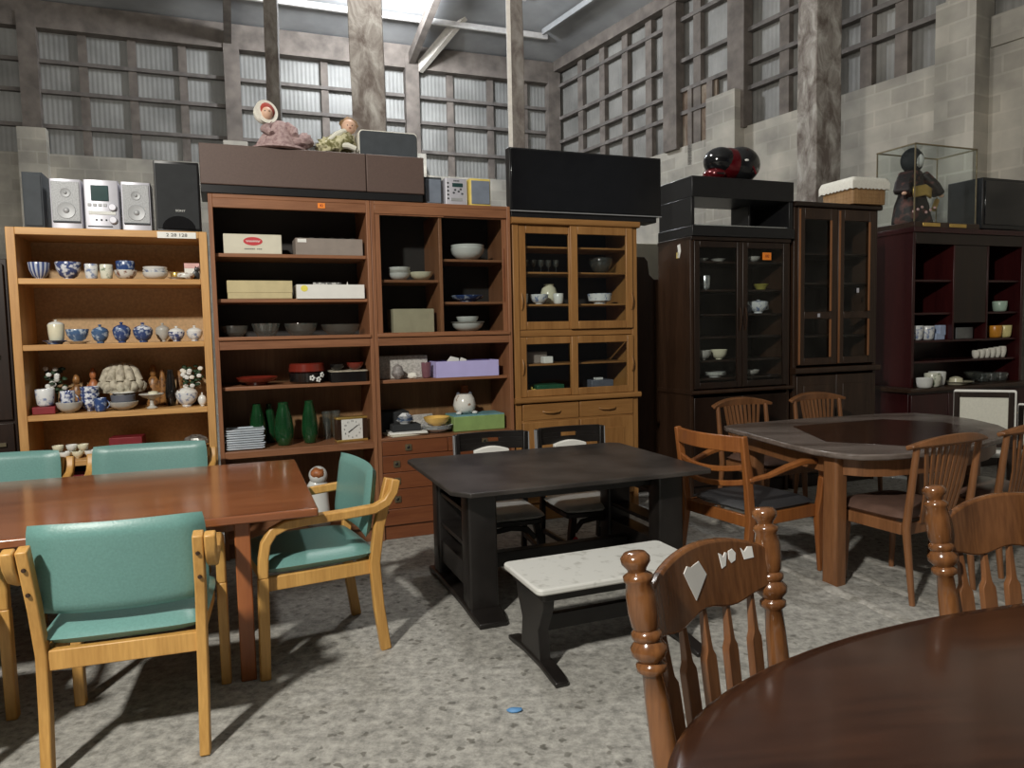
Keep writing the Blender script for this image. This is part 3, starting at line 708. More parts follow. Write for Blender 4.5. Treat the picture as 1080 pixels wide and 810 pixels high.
t = carton('cat_card', 'small white and pink card box with a dark cat shape on the top oak shelf', 'box', -1.0, .15, z, .085, .04, .105, PAPER)
MB().box(-.043, .043, -.0225, -.02, .075, .105).build('pink_band', PINKC, t)
m = MB(); m.ball((.022, -.024, .03), (.022, .004, .032), 12); m.ball((.028, -.024, .066), (.015, .004, .014), 12); m.prism([(.016, .075), (.02, .09), (.027, .077)], -.026, -.022, axis='Y'); m.prism([(.03, .077), (.038, .09), (.04, .073)], -.026, -.022, axis='Y'); m.build('cat_motif', BLK, t)
# shelf 2
z = 1.373
pot('blue_dish', 'flat dark blue dish under the cream jar on the second oak shelf', 'dish', -1.75, .11, z, .13, .022, BLUED, PLATE)
lidded('cream_jar', 'cream lidded jar at the left end of the second oak shelf', 'jar', -1.742, .12, z + .013, .088, .13, CREAM, WHITE, frac=.78, prof=CUP)
pot('saucer', 'white saucer under the wide blue bowl on the second oak shelf', 'saucer', -1.63, .10, z, .135, .016, WHITE, PLATE)
pot('blue_bowl', 'wide blue bowl with a white rim standing on a white saucer', 'bowl', -1.632, .10, z + .01, .122, .075, BLUEM)
for u, w, h, ma, lm, lb_, v in ((-1.514, .094, .112, BLUEM, BLUEM, 'mid blue lidded bowl right of the wide blue bowl', .09), (-1.401, .10, .125, BLUED, BLUED, 'deep blue lidded bowl in the middle of the second oak shelf', .09),
    (-1.288, .112, .12, BLUED, BLUEW, 'deep blue lidded bowl with a paler lid, third of the lidded bowls', .10), (-1.188, .085, .118, GREYC, GREYC, 'grey lidded bowl standing back behind its neighbours on the second oak shelf', .22),
    (-1.105, .095, .096, BLUEW, WHITE, 'white lidded bowl with blue flowers, second from the right on the second oak shelf', .10), (-1.003, .094, .097, FLORB, WHITE, 'pale white lidded bowl at the right end of the second oak shelf', .10)):
    lidded('lidded_bowl', lb_, 'bowl', u, v, z, w, h, ma, lm, 'lidded bowls on the second oak shelf')
# shelf 3
z = .973
def flowers(label, u, v, h, seed, colA, colB, w=.055):
    rnd = random.Random(seed); t = rowthing('potted_ornament', label, 'ornament', u, v, z)
    MB().lathe([(.03, 0), (.036, .01), (.04, .04), (.034, .04), (.002, .035)], 16).build('pot', LACB, t)
    m = MB(); m.tube([(0, 0, .03), (.006, 0, h * .4), (-.006, 0, h * .8)], .006, 6)
    for k in range(34):
        a = rnd.uniform(0, 6.28); r = rnd.uniform(.2, 1) * w; zz = h * rnd.uniform(.42, .97)
        m.ball((r * math.cos(a), r * .7 * math.sin(a), zz), (.016, .013, .011), 6)
    m.build('leaves', DKGRN, t)
    m = MB()
    for k in range(13):
        a = rnd.uniform(3.3, 6.1); r = rnd.uniform(.5, 1.05) * w; zz = h * rnd.uniform(.45, 1.0)
        m.ball((r * math.cos(a), r * .75 * math.sin(a), zz), (.016, .009, .014), 8, mi=rnd.choice((0, 0, 1)))
    m.build('blossom', [colA, colB], t)
    return t
flowers('dark potted ornament with white blossoms behind the white cup on the red box', -1.785, .25, .26, 3, WHITE, GREYC)
flowers('dark potted ornament with many white blossoms, back right of the third oak shelf', -1.03, .22, .25, 8, WHITE, LACE, .06)
def figurine(label, u, v, h, mat, w=.05, zb=None):
    m = MB()
    m.lathe([(w * .5, 0), (w * .55, h * .06), (w * .42, h * .3), (w * .5, h * .5), (w * .34, h * .64), (w * .18, h * .72), (.002, h * .73)], 14, sy=.75)
    m.ball((0, 0, h * .84), (w * .28, w * .28, h * .15), 12); m.ball((w * .42, -.01, h * .48), (w * .16, w * .18, h * .16), 8); m.ball((-w * .42, -.012, h * .45), (w * .16, w * .18, h * .16), 8)
    m.ball((0, .004, h * .95), (w * .2, w * .2, h * .06), 8)
    o = m.build('figurine', mat, None, angle=60, loc=RW(u, v, zb if zb else z)); o.rotation_euler = (0, 0, R(A)); return tag(o, label, 'figurine')
figurine('small tan figurine behind the white handled mug on the third oak shelf', -1.68, .27, .215, BROWNC, .075)
figurine('small orange-brown figurine just left of the big beige clay ornament', -1.59, .27, .25, ORNC, .07)
figurine('golden brown horned figurine right of the big beige clay ornament', -1.262, .30, .255, BROWNC, .085)
pot('tan_vase', 'slim tan vase left of the dark vase at the back of the third oak shelf', 'vase', -1.208, .28, z, .05, .225, BROWNC, VASE)
pot('tan_vase', 'slim tan vase right of the dark vase at the back of the third oak shelf', 'vase', -1.108, .28, z, .05, .225, BROWNC, VASE)
pot('dark_vase', 'dark blue-black vase between two tan vases on the third oak shelf', 'vase', -1.159, .20, z, .066, .225, LACB, VASE)
t = rowthing('clay_ornament', 'big beige clay ornament with ruffled flaps in the middle of the third oak shelf', 'ornament', -1.43, .24, z)
MB().lathe([(.06, 0), (.07, .01), (.05, .06), (.04, .10)], 16).build('stand', DKW2, t)
m = MB(); m.lathe([(.115, .10), (.11, .13), (.095, .2), (.06, .265), (.002, .285)], 28, sy=.8, wob=lambda t_, z_: 1 + .09 * math.sin(9 * t_) * (1 - (z_ - .1) / .2))
m.lathe([(.122, .098), (.126, .112), (.105, .125)], 28, sy=.8, wob=lambda t_, z_: 1 + .05 * math.sin(14 * t_)); m.build('body', BEIGEC, t, angle=60)
for k in range(9):
    a = R(200 + 17.5 * k); m = MB(); m.ball((.118 * math.cos(a), .095 * math.sin(a), .135 + .012 * (k % 2)), (.028, .022, .034), 10, wob=lambda d: 1 + .2 * noise.noise(d * 4)); m.build('ruffle', BEIGEC, t)
for k in range(5):
    a = R(210 + 30 * k); m = MB(); m.tube([(.045 * math.cos(a), .036 * math.sin(a), .268), (.085 * math.cos(a), .068 * math.sin(a), .225), (.112 * math.cos(a), .088 * math.sin(a), .165)], .024, 10, scales=[.6, 1.1, 1.1]); m.build('fold', BEIGEC, t)
carton('red_box', 'flat red box under the floral cup at the left of the third oak shelf', 'box', -1.818, .10, z, .115, .10, .043, MAROON)
pot('floral_cup', 'white cup with pink flowers standing on the flat red box', 'cup', -1.815, .10, z + .0445, .10, .098, FLORB, CUP)
pot('speckled_dish', 'grey-white dish under the handled mug on the third oak shelf', 'dish', -1.693, .08, z, .138, .062, GREYC)
cup('mug', 'white handled mug with a dark blue band, standing in the grey-white dish', 'mug', -1.70, .085, z + .013, .078, .115, BLUEW, 1)
for k in range(3): pot('patterned_bowl', ['bottom', 'middle', 'top'][k] + ' blue and white bowl of the stack behind the small cup', 'bowl', -1.594, .14, z + .037 * k, .105, .07, BLUEW, group='stacked blue and white bowls')
cup('small_cup', 'small dark blue cup with white spots at the front of the third oak shelf', 'cup', -1.53, .05, z, .070, .080, BLUED, 1)
pot('grey_bowl', 'wide pale grey bowl at the bottom of the stack under the clay ornament', 'bowl', -1.414, .09, z, .165, .05, GREYC)
pot('dark_bowl', 'dark slate bowl standing in the wide pale grey bowl', 'bowl', -1.414, .09, z + .016, .135, .075, DGC, CUP)
pot('white_dish', 'white dish on top of the dark slate bowl', 'dish', -1.414, .09, z + .082, .125, .022, WHITE, PLATE)
pot('compote', 'footed grey-white compote dish at the front of the third oak shelf', 'dish', -1.26, .08, z, .14, .09, GREYC, [(.42, 0), (.46, .06), (.2, .18), (.14, .4), (.2, .62), (.7, .78), (1, .96), (.97, 1), (.6, .86), (.02, .8)])
pot('soap', 'small cream lump lying in the footed compote dish', 'soap', -1.25, .08, z + .073, .06, .034, CREAM, [(.5, 0), (1, .3), (.9, .8), (.02, 1)])
t = lidded('tureen', 'white lidded tureen with red flowers, right end of the third oak shelf', 'tureen', -1.066, .10, z, .13, .135, FLORB, FLOR, frac=.62)
t = lidded('bell_jar', 'tiny white lidded pot beside the tureen, right end of the third oak shelf', 'pot', -.978, .06, z, .050, .085, WHITE, WHITE, frac=.5)
# shelf 4 (mostly behind the green chairs)
z = .701
k = 0
for u, v, dz in ((-1.80, .10, 0), (-1.735, .10, 0), (-1.67, .10, 0), (-1.605, .10, 0), (-1.77, .11, .038), (-1.70, .11, .038), (-1.64, .10, .038)):
    pot('sake_cup', 'white sake cup in the heap between the two far green chair backs', 'cup', u, v, z + dz, .062, .042, WHITE if k % 2 else CREAM, group='white sake cups on the fourth oak shelf'); k += 1
carton('maroon_box', 'maroon box standing below the sake cups between the two far green chairs', 'box', -1.66, .20, .122, .24, .2, .5, MAROON)
carton('red_case', 'dull red flat case on the fourth oak shelf above the green chair back', 'case', -1.41, .16, z, .18, .14, .105, MAROON, rot=-4)
m = MB()
rnd = random.Random(5)
m.ball((0, 0, .04), (.075, .05, .042), 18, wob=lambda d: 1 + .25 * noise.noise(d * 6))
o = m.build('foil_bundle', plain('crumpled foil', (.35, .35, .33), .3, .7, var=.6, scale=40), None, 0, 20, RW(-1.03, .15, z + .006)); tag(o, 'crumpled dark foil bundle at the right of the fourth oak shelf', 'bundle')

# red-brown wall unit, left bay
t = carton('card_box', 'cream card box printed with a red oval, top shelf of the wall unit', 'box', -.64, .17, 1.909, .345, .2, .122, CREAMBOX)
ov = [(.057 * math.cos(R(k * 15)), .078 + .026 * math.sin(R(k * 15))) for k in range(24)]
ovo = MB().prism(ov, -.1015, -.0995, axis='Y').build('red_oval', REDC, t)
sq = [(-.042 + .004 * k, -.1022, .078 + .007 * math.sin(k * 1.9) * (1 if k % 5 else .2)) for k in range(22)]
MB().bar(sq, .001, .0035, up=(0, 0, 1)).build('script_lettering', PAPER, ovo)
m = MB(); [m.box(-.05 + .0105 * k, -.0435 + .0105 * k, -.1010, -.0998, .027, .034) for k in range(10) if k != 6]; m.build('small_print', DGREY, t)
t = opentray('glass_box', 'brown-grey open box of upturned glasses, right side of the top shelf of the wall unit', 'box', -.172, .16, 1.909, .425, .2, .105, GREYBOX, None)
board(t, 'label', PAPER, -.20, -.145, -.1015, -.1, .078, .10, 0)
for k in range(6): pot('tumbler', 'upturned clear glass in the brown-grey box, %s from the left' % ['first', 'second', 'third', 'fourth', 'fifth', 'sixth'][k], 'glass', -.34 + .066 * k, .15, 1.916, .062, .118, CLEAR, [(1, 0), (1, .02), (.92, .7), (.7, .95), (.02, 1)], 'glasses in the brown-grey box')
t = carton('card_box', 'yellowed tan card box on the second shelf of the wall unit', 'box', -.61, .15, 1.628, .385, .2, .112, TANBOX)
board(t, 'lid', TANBOX, -.1945, .1945, -.1025, .1025, .038, .114, .003)
t = opentray('card_box', 'white open box with a yellow dot, second shelf of the wall unit', 'box', -.176, .14, 1.628, .43, .2, .09, PAPER, None)
dot = [(-.168 + .022 * math.cos(R(k * 20)), .065 + .02 * math.sin(R(k * 20))) for k in range(18)]
MB().prism(dot, -.1015, -.0995, axis='Y').build('yellow_dot', plain('yellow dot', (.85, .75, .12), .6), t)
m = MB(); m.box(-.08, .10, -.004, .004, 0, .10)
o = m.build('printed_sheet', pattern('printed paper', (.6, .6, .58), (.12, .12, .12), 60, .5, .56, .7), None, loc=RW(-.20, .12, 1.636)); o.rotation_euler = (R(8), 0, R(A)); tag(o, 'printed sheet sticking up out of the white box with the yellow dot', 'paper')
m = MB(); m.prism([(0, 0), (.06, 0), (.035, .108)], 0, .004, axis='Y'); o = m.build('folded_paper', PAPER, None, loc=RW(-.09, .13, 1.636)); o.rotation_euler = (0, 0, R(A)); tag(o, 'pointed white folded paper rising from the white box', 'paper')
z = 1.393
for u, w, h, lb_, wob in ((-.772, .17, .07, 'clear glass dish at the left end of the waist ledge of the wall unit', 0), (-.58, .172, .082, 'sparkling cut glass bowl on the waist ledge, second from the left', .06), (-.362, .215, .08, 'tall-sided clear glass bowl on the waist ledge, third from the left', 0), (-.105, .262, .07, 'wide clear glass dish at the right of the waist ledge', 0)):
    pot('glass_bowl', lb_, 'bowl', u, .17, z, w, h, CLEAR, [(.55, 0), (.6, .04), (.85, .4), (1, 1), (.96, 1), (.8, .4), (.02, .1)], 'glass bowls on the waist ledge', wob=(lambda t_, z_: 1 + .05 * math.sin(14 * t_)) if wob else None, seg=42)
z = 1.081
pot('lacquer_plate', 'dark red lacquer plate alone on the shelf under the waist ledge', 'plate', -.648, .18, z, .262, .052, LACQ, [(.5, 0), (.52, .3), (.9, .5), (1, .95), (.97, 1), (.8, .65), (.02, .55)])
t = rowthing('lacquer_box', 'round black lacquer box with white flowers under a red lacquer lid', 'box', -.335, .17, z)
MB().lathe([(.10, 0), (.112, .01), (.116, .068), (.002, .068)], 28).build('body', LACB, t)
MB().lathe([(.104, .068), (.118, .078), (.112, .125), (.10, .132), (.002, .128)], 28).build('lid', LACQ, t)
for k, (a, zz) in enumerate(((-80, .036), (-58, .024), (-42, .052))):
    m = MB()
    for q in range(5): m.ball((.116 * math.cos(R(a)) + .012 * math.cos(q * 1.257) * -math.sin(R(a)), .116 * math.sin(R(a)) + .012 * math.cos(q * 1.257) * math.cos(R(a)), zz + .012 * math.sin(q * 1.257)), (.008, .004, .008), 8)
    m.build('flower_motif', WHITE, t)
t = rowthing('lacquer_tray', 'black lacquer box with a pale rim, right end under the waist ledge', 'box', -.075, .16, z)
MB().rbox(-.122, .122, -.11, .11, 0, .068, .02, 3).build('body', LACB, t)
MB().rbox(-.124, .124, -.112, .112, .068, .074, .02, 3).build('rim', BEIGEC, t)
pot('lacquer_bowl', 'red lacquer bowl sitting on the black stacking box', 'bowl', -.02, .16, z + .0745, .115, .05, LACQ)
pot('lacquer_bowl', 'black lacquer bowl left of the red one on the black stacking box', 'bowl', -.14, .16, z + .0745, .10, .042, LACB)
z = .681
for k in range(9):
    m = MB(); m.prism([(-.10, -.085), (.10, -.085), (.112, -.075), (.112, .075), (.10, .085), (-.10, .085), (-.112, .075), (-.112, -.075)], 0, .006); m.box(-.07, .07, -.06, .06, -.004, 0)
    m.box(-.112, .112, -.088, -.08, .004, .011); m.box(-.112, .112, .08, .088, .004, .011); m.box(-.116, -.106, -.085, .085, .004, .011); m.box(.106, .116, -.085, .085, .004, .011)
    o = m.build('square_plate', plain('pale blue glaze', (.56, .62, .68), .25, var=.06), None, .002, loc=RW(-.742, .12 + .004 * (k % 2), z + .005 + .0142 * k)) if k == 0 else dup(o, RW(-.742 + .005 * ((k * 7) % 3 - 1), .12 + .004 * (k % 2), z + .005 + .0142 * k))
    o.rotation_euler = (0, 0, R(A)); tag(o, 'pale blue square plate stacked left of the green vases, ' + ['lowest', 'second from the bottom', 'third from the bottom', 'fourth from the bottom', 'in the middle', 'fourth from the top', 'third from the top', 'just under the top one', 'topmost'][k], 'plate', 'square plates on the vase shelf')
pot('green_vase', 'green glass vase at the left, half hidden behind the square plates', 'vase', -.655, .24, z, .105, .27, GREENV, VASE, 'green glass vases', 28)
pot('green_vase', 'green glass vase in the middle of the vase shelf, broadest in view', 'vase', -.497, .14, z, .125, .28, GREENV, VASE, 'green glass vases', 28)
pot('green_vase', 'green glass vase at the right, next to the clear glasses', 'vase', -.332, .16, z, .108, .28, GREENV, VASE, 'green glass vases', 28)
pot('green_vase', 'green glass vase standing behind the gap between the left and middle vases', 'vase', -.572, .32, z, .085, .26, GREENV, VASE, 'green glass vases', 28)
for u, v, q in ((-.205, .28, 'left'), (-.142, .30, 'right')):
    pot('tall_glass', 'tall clear glass behind the white clock, the %s of two' % q, 'glass', u, v, z, .066, .19, CLEAR, [(.7, 0), (.75, .02), (.85, .5), (1, .98), (.95, 1), (.8, .5), (.02, .06)], 'clear glasses by the clock')
t = rowthing('mantel_clock', 'square white-faced table clock with brown side pillars on the vase shelf', 'clock', -.07, .11, z, 6)
for zz in (0, .150): MB().box(-.105, .105, -.035, .035, zz, zz + .014).build('gilt_plate', GOLD, t, .003)
for x in (-.088, .088): MB().box(x - .017, x + .017, -.03, .03, .014, .150).build('side_pillar', DKW2, t, .003)
MB().box(-.071, .071, -.032, .02, .014, .150).build('face', WHITE, t, .002)
for k in range(12):
    a = R(90 - 30 * (k + 1)); text('numeral', str(k + 1), .017, BLK, t, (.054 * math.cos(a), -.0326, .082 + .054 * math.sin(a)), FRONT)
for a, l, w in ((215, .034, .006), (35, .046, .004)):
    q = R(a); MB().bar([(0, -.0345, .082), (l * math.cos(q), -.0345, .082 + l * math.sin(q))], .0015, w, up=(-math.sin(q), 0, math.cos(q))).build('hand', BLK, t)
t = rowthing('porcelain_statue', 'white porcelain statue with a red-brown head at the foot of the wall unit', 'statue', -.30, .13, .131)
MB().lathe([(.075, 0), (.08, .02), (.072, .12), (.066, .22), (.07, .27), (.05, .30)], 22, sy=.8).build('body', WHITE, t, angle=60)
MB().ball((.004, -.012, .335), (.062, .058, .062), 20, wob=lambda d: 1 + .06 * noise.noise(d * 5)).build('head', WHITE, t)
MB().ball((-.002, -.028, .352), (.046, .052, .040), 16, wob=lambda d: 1 + .22 * noise.noise(d * 6)).build('hair', ORNC, t)

# red-brown wall unit, right bay
z = 1.753
for k in range(3): pot('serving_bowl', ['bottom', 'middle', 'top'][k] + ' white bowl of the small stack behind the left glass door', 'bowl', .305, .16, z + .02 * k, .15, .05, WHITE if k != 1 else GREYC, group='small bowls behind the left glass door')
pot('serving_bowl', 'low white bowl right on the shelf behind the left glass door', 'bowl', .455, .15, z, .165, .058, CREAM)
carton('carton', 'beige carton on the bottom board behind the left glass door', 'carton', .375, .17, 1.393, .285, .2, .165, BEIGEBOX)
for k in range(2): pot('mixing_bowl', ['lower', 'upper'][k] + ' large white bowl of the pair on the top right glass shelf', 'bowl', .805, .18, 1.896 + .022 * k, .245 - .004 * k, .088, WHITE, group='nested white bowls')
pot('patterned_plate', 'dark patterned plate with a pale rim on the middle right glass shelf', 'plate', .795, .18, 1.604, .24, .048, BLUED, [(.5, 0), (.52, .2), (.9, .55), (1, .95), (.97, 1), (.6, .5), (.02, .4)])
pot('stacked_dish', 'wide white dish at the bottom of the stack behind the right glass door', 'dish', .787, .16, 1.393, .225, .06, WHITE)
pot('stacked_dish', 'beige dish with a wide rim, middle of the stack behind the right glass door', 'dish', .787, .16, 1.425, .245, .04, GREYC, PLATE)
pot('stacked_dish', 'small white bowl on top of the stack behind the right glass door', 'dish', .787, .16, 1.447, .16, .055, WHITE)
z = 1.081
carton('gift_box', 'silver-grey patterned gift box standing at the left under the waist ledge', 'box', .315, .24, z, .35, .12, .158, SILVBOX)
pot('plum_tumbler', 'plum-coloured glass tumbler right of the silver-grey gift box', 'glass', .458, .10, z, .070, .108, PLUM, CUP)
m = MB(); m.ball((0, 0, .05), (.042, .03, .05), 16, wob=lambda d: 1 + .12 * math.sin(9 * d.z * 3)); o = m.build('seashell', SHELLM, None, 0, 40, RW(.258, .10, z)); tag(o, 'dark ridged seashell in front of the silver-grey gift box', 'seashell')
m = MB(); m.ball((0, 0, .022), (.034, .025, .023), 14, wob=lambda d: 1 + .35 * noise.noise(d * 4)); o = m.build('seashell', LACE, None, 0, 40, RW(.355, .08, z)); tag(o, 'small cream seashell in front of the silver-grey gift box', 'seashell')
t = opentray('lilac_box', 'lilac open box with crumpled paper inside, right of the plum tumbler', 'box', .745, .16, z, .46, .22, .112, LILAC, None)
m = MB(); m.prism([(-.09, 0), (.02, 0), (.01, .12), (-.05, .135), (-.08, .1)], 0, .01, axis='Y'); m.prism([(-.02, 0), (.11, 0), (.07, .11), (.03, .125)], .014, .022, axis='Y')
o = m.build('tissue_paper', PAPER, None, .002, loc=RW(.70, .14, z + .008)); o.rotation_euler = (0, 0, R(A)); tag(o, 'crumpled white tissue paper poking out of the lilac box', 'paper')
z = .696
carton('black_tray', 'stack of dark trays at the left behind the folded papers', 'trays', .24, .302, z, .23, .185, .15, MATB)
for k in range(2):
    m = MB(); m.box(-.13, .13, -.10, .10, 0, .012)
    o = m.build('magazine', PAPER if k else CREAMBOX, None, .002, loc=RW(.30 + .01 * k, .12, z + .001 + .0135 * k)); o.rotation_euler = (0, 0, R(A + 9 - 14 * k)); tag(o, ['lower', 'upper'][k] + ' white booklet lying above the drawers', 'booklet', 'booklets above the drawers')
carton('black_lunch_box', 'small black box carrying pale blue dishes', 'box', .30, .13, z + .029, .2, .13, .045, MATB)
for k in range(3): pot('blue_dish', ['lowest', 'middle', 'upper'][k] + ' pale blue dish of the small stack on the black box', 'dish', .305, .13, z + .0745 + .012 * k, .125 - .012 * k, .024, BLUEM if k == 1 else FLORB, PLATE, 'pale blue dishes on the black box')
m = MB(); m.lathe([(.03, 0), (.045, .01), (.02, .03), (.002, .032)], 4); o = m.build('paper_cone', FLORB, None, loc=RW(.305, .13, z + .118)); o.rotation_euler = (0, 0, R(A)); tag(o, 'folded pale blue paper on top of the pale blue dishes', 'paper')
for k in range(5):
    pot('dinner_plate', ['lowest', 'second', 'third', 'fourth', 'topmost'][k] + ' white plate of the stack under the yellow bowl', 'plate', .52 + .004 * k, .13, z + .008 * k, .225 - (0.06 if k == 0 else 0), .022, WHITE if k % 2 else FLORB, PLATE, 'plates under the yellow bowl')
pot('yellow_bowl', 'yellow bowl on top of the white plate stack above the drawers', 'bowl', .53, .13, z + .046, .185, .062, YELB)
for k in range(4):
    o = MB().box(-.075, .075, -.006, .006, 0, .11).build('standing_dish', SILVBOX, None, .002, loc=RW(.445 + .017 * k, .27 + .018 * k, z)); o.rotation_euler = (R(-14), 0, R(A + 12)); tag(o, 'grey patterned card leaning behind the yellow bowl, %s' % ['leftmost', 'second from left', 'third from left', 'rightmost'][k], 'card', 'leaning cards behind the yellow bowl')
t = carton('green_box', 'green box with a blue-green top carrying the round white pot', 'box', .825, .165, z, .38, .22, .105, GREENBOX)
board(t, 'lid_panel', TEALTOP, -.188, .188, -.108, .108, .104, .112, .001)
t = rowthing('owl_pot', 'plump white ceramic pot with small feet on the green box', 'pot', .755, .18, z + .112)
m = MB(); m.lathe([(.05, .006), (.074, .03), (.082, .065), (.072, .11), (.055, .138), (.05, .142), (.002, .14)], 24); m.build('body', pattern('speckled flower glaze', (.72, .71, .66), (.32, .2, .14), 22, .6, .68), t, angle=60)
for x in (-.06, .06): MB().ball((x, -.05, .010), (.022, .024, .012), 10).build('foot', WHITE, t)
for x in (-.045, .045): MB().ball((x, 0, .142), (.014, .01, .014), 8).build('ear', DGC, t)
pot('brown_pot', 'brown pot standing behind the plump white pot', 'pot', .81, .345, z, .10, .30, ORNC, VASE)

# honey cabinet contents
z = 1.584
pot('teacup', 'white cup half hidden by the left frame inside the honey cabinet', 'cup', 1.215, .16, z, .085, .078, WHITE, CUP)
pot('serving_bowl', 'white footed bowl beside the cream jug inside the honey cabinet', 'bowl', 1.335, .13, z, .14, .072, FLORB)
pot('cream_jug', 'round cream jug behind the white mug inside the honey cabinet', 'jug', 1.465, .24, z, .13, .155, CREAM, [(.5, 0), (.6, .03), (.95, .3), (1, .5), (.8, .8), (.55, .9), (.6, 1), (.52, 1), (.02, .9)])
cup('mug', 'white mug with a dark mark in front of the cream jug', 'mug', 1.482, .11, z, .078, .078, WHITE, None)
pot('serving_bowl', 'white bowl behind the right upper door of the honey cabinet', 'bowl', 1.85, .15, z, .19, .078, FLORB, [(.5, 0), (.5, .15), (.9, .3), (1, .97), (.96, 1), (.85, .4), (.02, .25)])
for k in range(5): pot('stem_glass', 'clear wine glass in the row inside the honey cabinet, %s' % ['first from left', 'second from left', 'third from left', 'fourth from left', 'fifth from left'][k], 'glass', 1.27 + .062 * k, .22, 1.816, .05, .10, CLEAR, [(.8, 0), (.1, .06), (.1, .45), (.8, .6), (1, 1), (.94, 1), (.02, .62)], 'wine glasses in the honey cabinet', 14)
pot('glass_basin', 'large dull glass basin behind the right upper door of the honey cabinet', 'basin', 1.90, .22, 1.816, .19, .12, CLEAR)
pot('saucer', 'white saucer on the lowest shelf behind the upper doors of the honey cabinet', 'saucer', 1.60, .16, 1.411, .15, .03, WHITE, PLATE)
pot('saucer', 'grey saucer on the lowest shelf behind the left upper door', 'saucer', 1.45, .2, 1.411, .15, .025, GREYC, PLATE)
carton('small_box', 'small grey box with a white front behind the lower left glass door', 'box', 1.30, .22, 1.15, .21, .12, .085, GREYBOX)
carton('small_box', 'little white card box in front of the grey one behind the lower left glass door', 'box', 1.385, .12, 1.15, .075, .06, .05, PAPER)
carton('green_tin', 'flat dark green tin behind the lower left glass door', 'tin', 1.40, .17, .931, .22, .16, .06, plain('dark green tin', (.02, .10, .05), .4))
m = MB(); m.ball((0, 0, .018), (.022, .018, .018), 10); m.ball((-.02, 0, .04), (.01, .01, .012), 8); o = m.build('yellow_ornament', YEL, None, loc=RW(1.27, .10, .931)); tag(o, 'tiny yellow ornament behind the lower left glass door', 'ornament')
t = carton('grey_casserole', 'grey lidded box behind the lower right glass door', 'box', 1.845, .18, .931, .19, .14, .075, DGC); MB().box(-.03, .03, -.02, .02, .075, .09).build('lid_grip', WHITE, t)

# dark glazed cupboard contents
pot('steel_cup', 'bright steel tumbler on the second shelf behind the dark cupboard left door', 'tumbler', 2.797, .12, 1.691, .085, .112, plain('steel', (.6, .62, .63), .25, .8), CUP)
pot('soup_bowl', 'grey-white bowl left on the lower shelf of the dark glazed cupboard', 'bowl', 2.765, .12, 1.126, .15, .078, GREYC)
pot('soup_bowl', 'cream bowl right on the lower shelf of the dark glazed cupboard', 'bowl', 2.93, .12, 1.126, .138, .08, CREAM)
for k in range(3): pot('plate', ['lowest', 'middle', 'topmost'][k] + ' white plate at the bottom left of the dark glazed cupboard', 'plate', 2.899, .13, .981 + .011 * k, .17, .022, WHITE, PLATE, 'plates in the dark glazed cupboard')
t = lidded('teapot', 'pale blue-white teapot behind the right door of the dark glazed cupboard', 'teapot', 3.33, .12, 1.496, .16, .115, FLORB, FLORB, frac=.8)
MB().tube([(-.07, 0, .05), (-.10, 0, .07), (-.115, 0, .095)], .012, 8, up=(0, 1, 0)).build('spout', FLORB, t)
MB().tube([(.07, 0, .075), (.10, 0, .07), (.10, 0, .035), (.068, 0, .03)], .006, 8, up=(0, 1, 0)).build('handle', FLORB, t)
pot('steel_cup', 'grey metal cup left of the teapot in the dark glazed cupboard', 'cup', 3.235, .15, 1.496, .085, .10, DGC, CUP)
pot('dish', 'pale dish on the top shelf left of the orange tag', 'dish', 3.265, .12, 1.916, .13, .045, GREYC)
pot('dish', 'yellow-green dish behind the right door, second shelf of the dark glazed cupboard', 'dish', 3.39, .16, 1.691, .13, .05, plain('olive glaze', (.30, .27, .06), .3), PLATE)
pot('dish', 'grey dish at the bottom right of the dark glazed cupboard', 'dish', 3.26, .13, .981, .145, .045, GREYC)
for k, u in enumerate((2.77, 2.94)): pot('saucer', 'thin saucer on the top shelf behind the left dark door, ' + ['left one', 'right one'][k], 'saucer', u, .14, 1.916, .12, .025, GREYC, PLATE, 'saucers on the top shelf of the dark cupboard')
# dark red dresser contents
z = 1.227
pot('teacup', 'pale blue cup at the left on the middle shelf of the red dresser', 'cup', 5.125, .10, z, .125, .135, FLORB, CUP)
pot('teacup', 'pale blue cup second from the left on the middle shelf of the red dresser', 'cup', 5.265, .10, z, .13, .13, FLORB, CUP)
m = MB(); m.box(-.055, .06, -.03, .03, 0, .06); m.box(-.01, .07, -.032, .03, .04, .135); o = m.build('blue_packet', plain('blue white pack', (.42, .52, .72), .5), None, .004, loc=RW(5.405, .10, z)); o.rotation_euler = (0, 0, R(A)); tag(o, 'blue-white packet right of the pale blue cups on the red dresser', 'packet')
pot('green_mug', 'pale green mug on the upper right shelf of the red dresser', 'mug', 6.25, .10, 1.481, .13, .10, plain('pale green glaze', (.42, .56, .46), .3), CUP)
pot('orange_mug', 'orange mug on the middle right shelf of the red dresser', 'mug', 6.19, .10, z, .125, .118, plain('orange glaze', (.62, .26, .03), .3), CUP)
pot('yellow_mug', 'pale yellow mug right of the orange mug on the red dresser', 'mug', 6.328, .10, z, .125, .118, plain('pale yellow glaze', (.74, .66, .30), .3), CUP)
for k in range(6):
    pot('spice_pot', 'whitish small pot in the row inside the red dresser, ' + ['first', 'second', 'third', 'fourth', 'fifth', 'sixth'][k] + ' from left', 'pot', 5.93 + .075 * k, .10, 1.036, .07, .075 + .006 * k, LACE, JARB, 'small pots on the red dresser')
z = .801
pot('sugar_bowl', 'small white bowl at the left end of the red dresser counter', 'bowl', 5.03, -.075, z, .14, .09, WHITE, CUP)
t = cup('milk_jug', 'white jug with a green sprig, middle of the three white pieces on the counter', 'jug', 5.175, -.04, z, .14, .125, FLORG, 1)
cup('milk_jug', 'white handled jug, right of the three white pieces on the counter', 'jug', 5.335, .04, z, .15, .13, WHITE, 1)
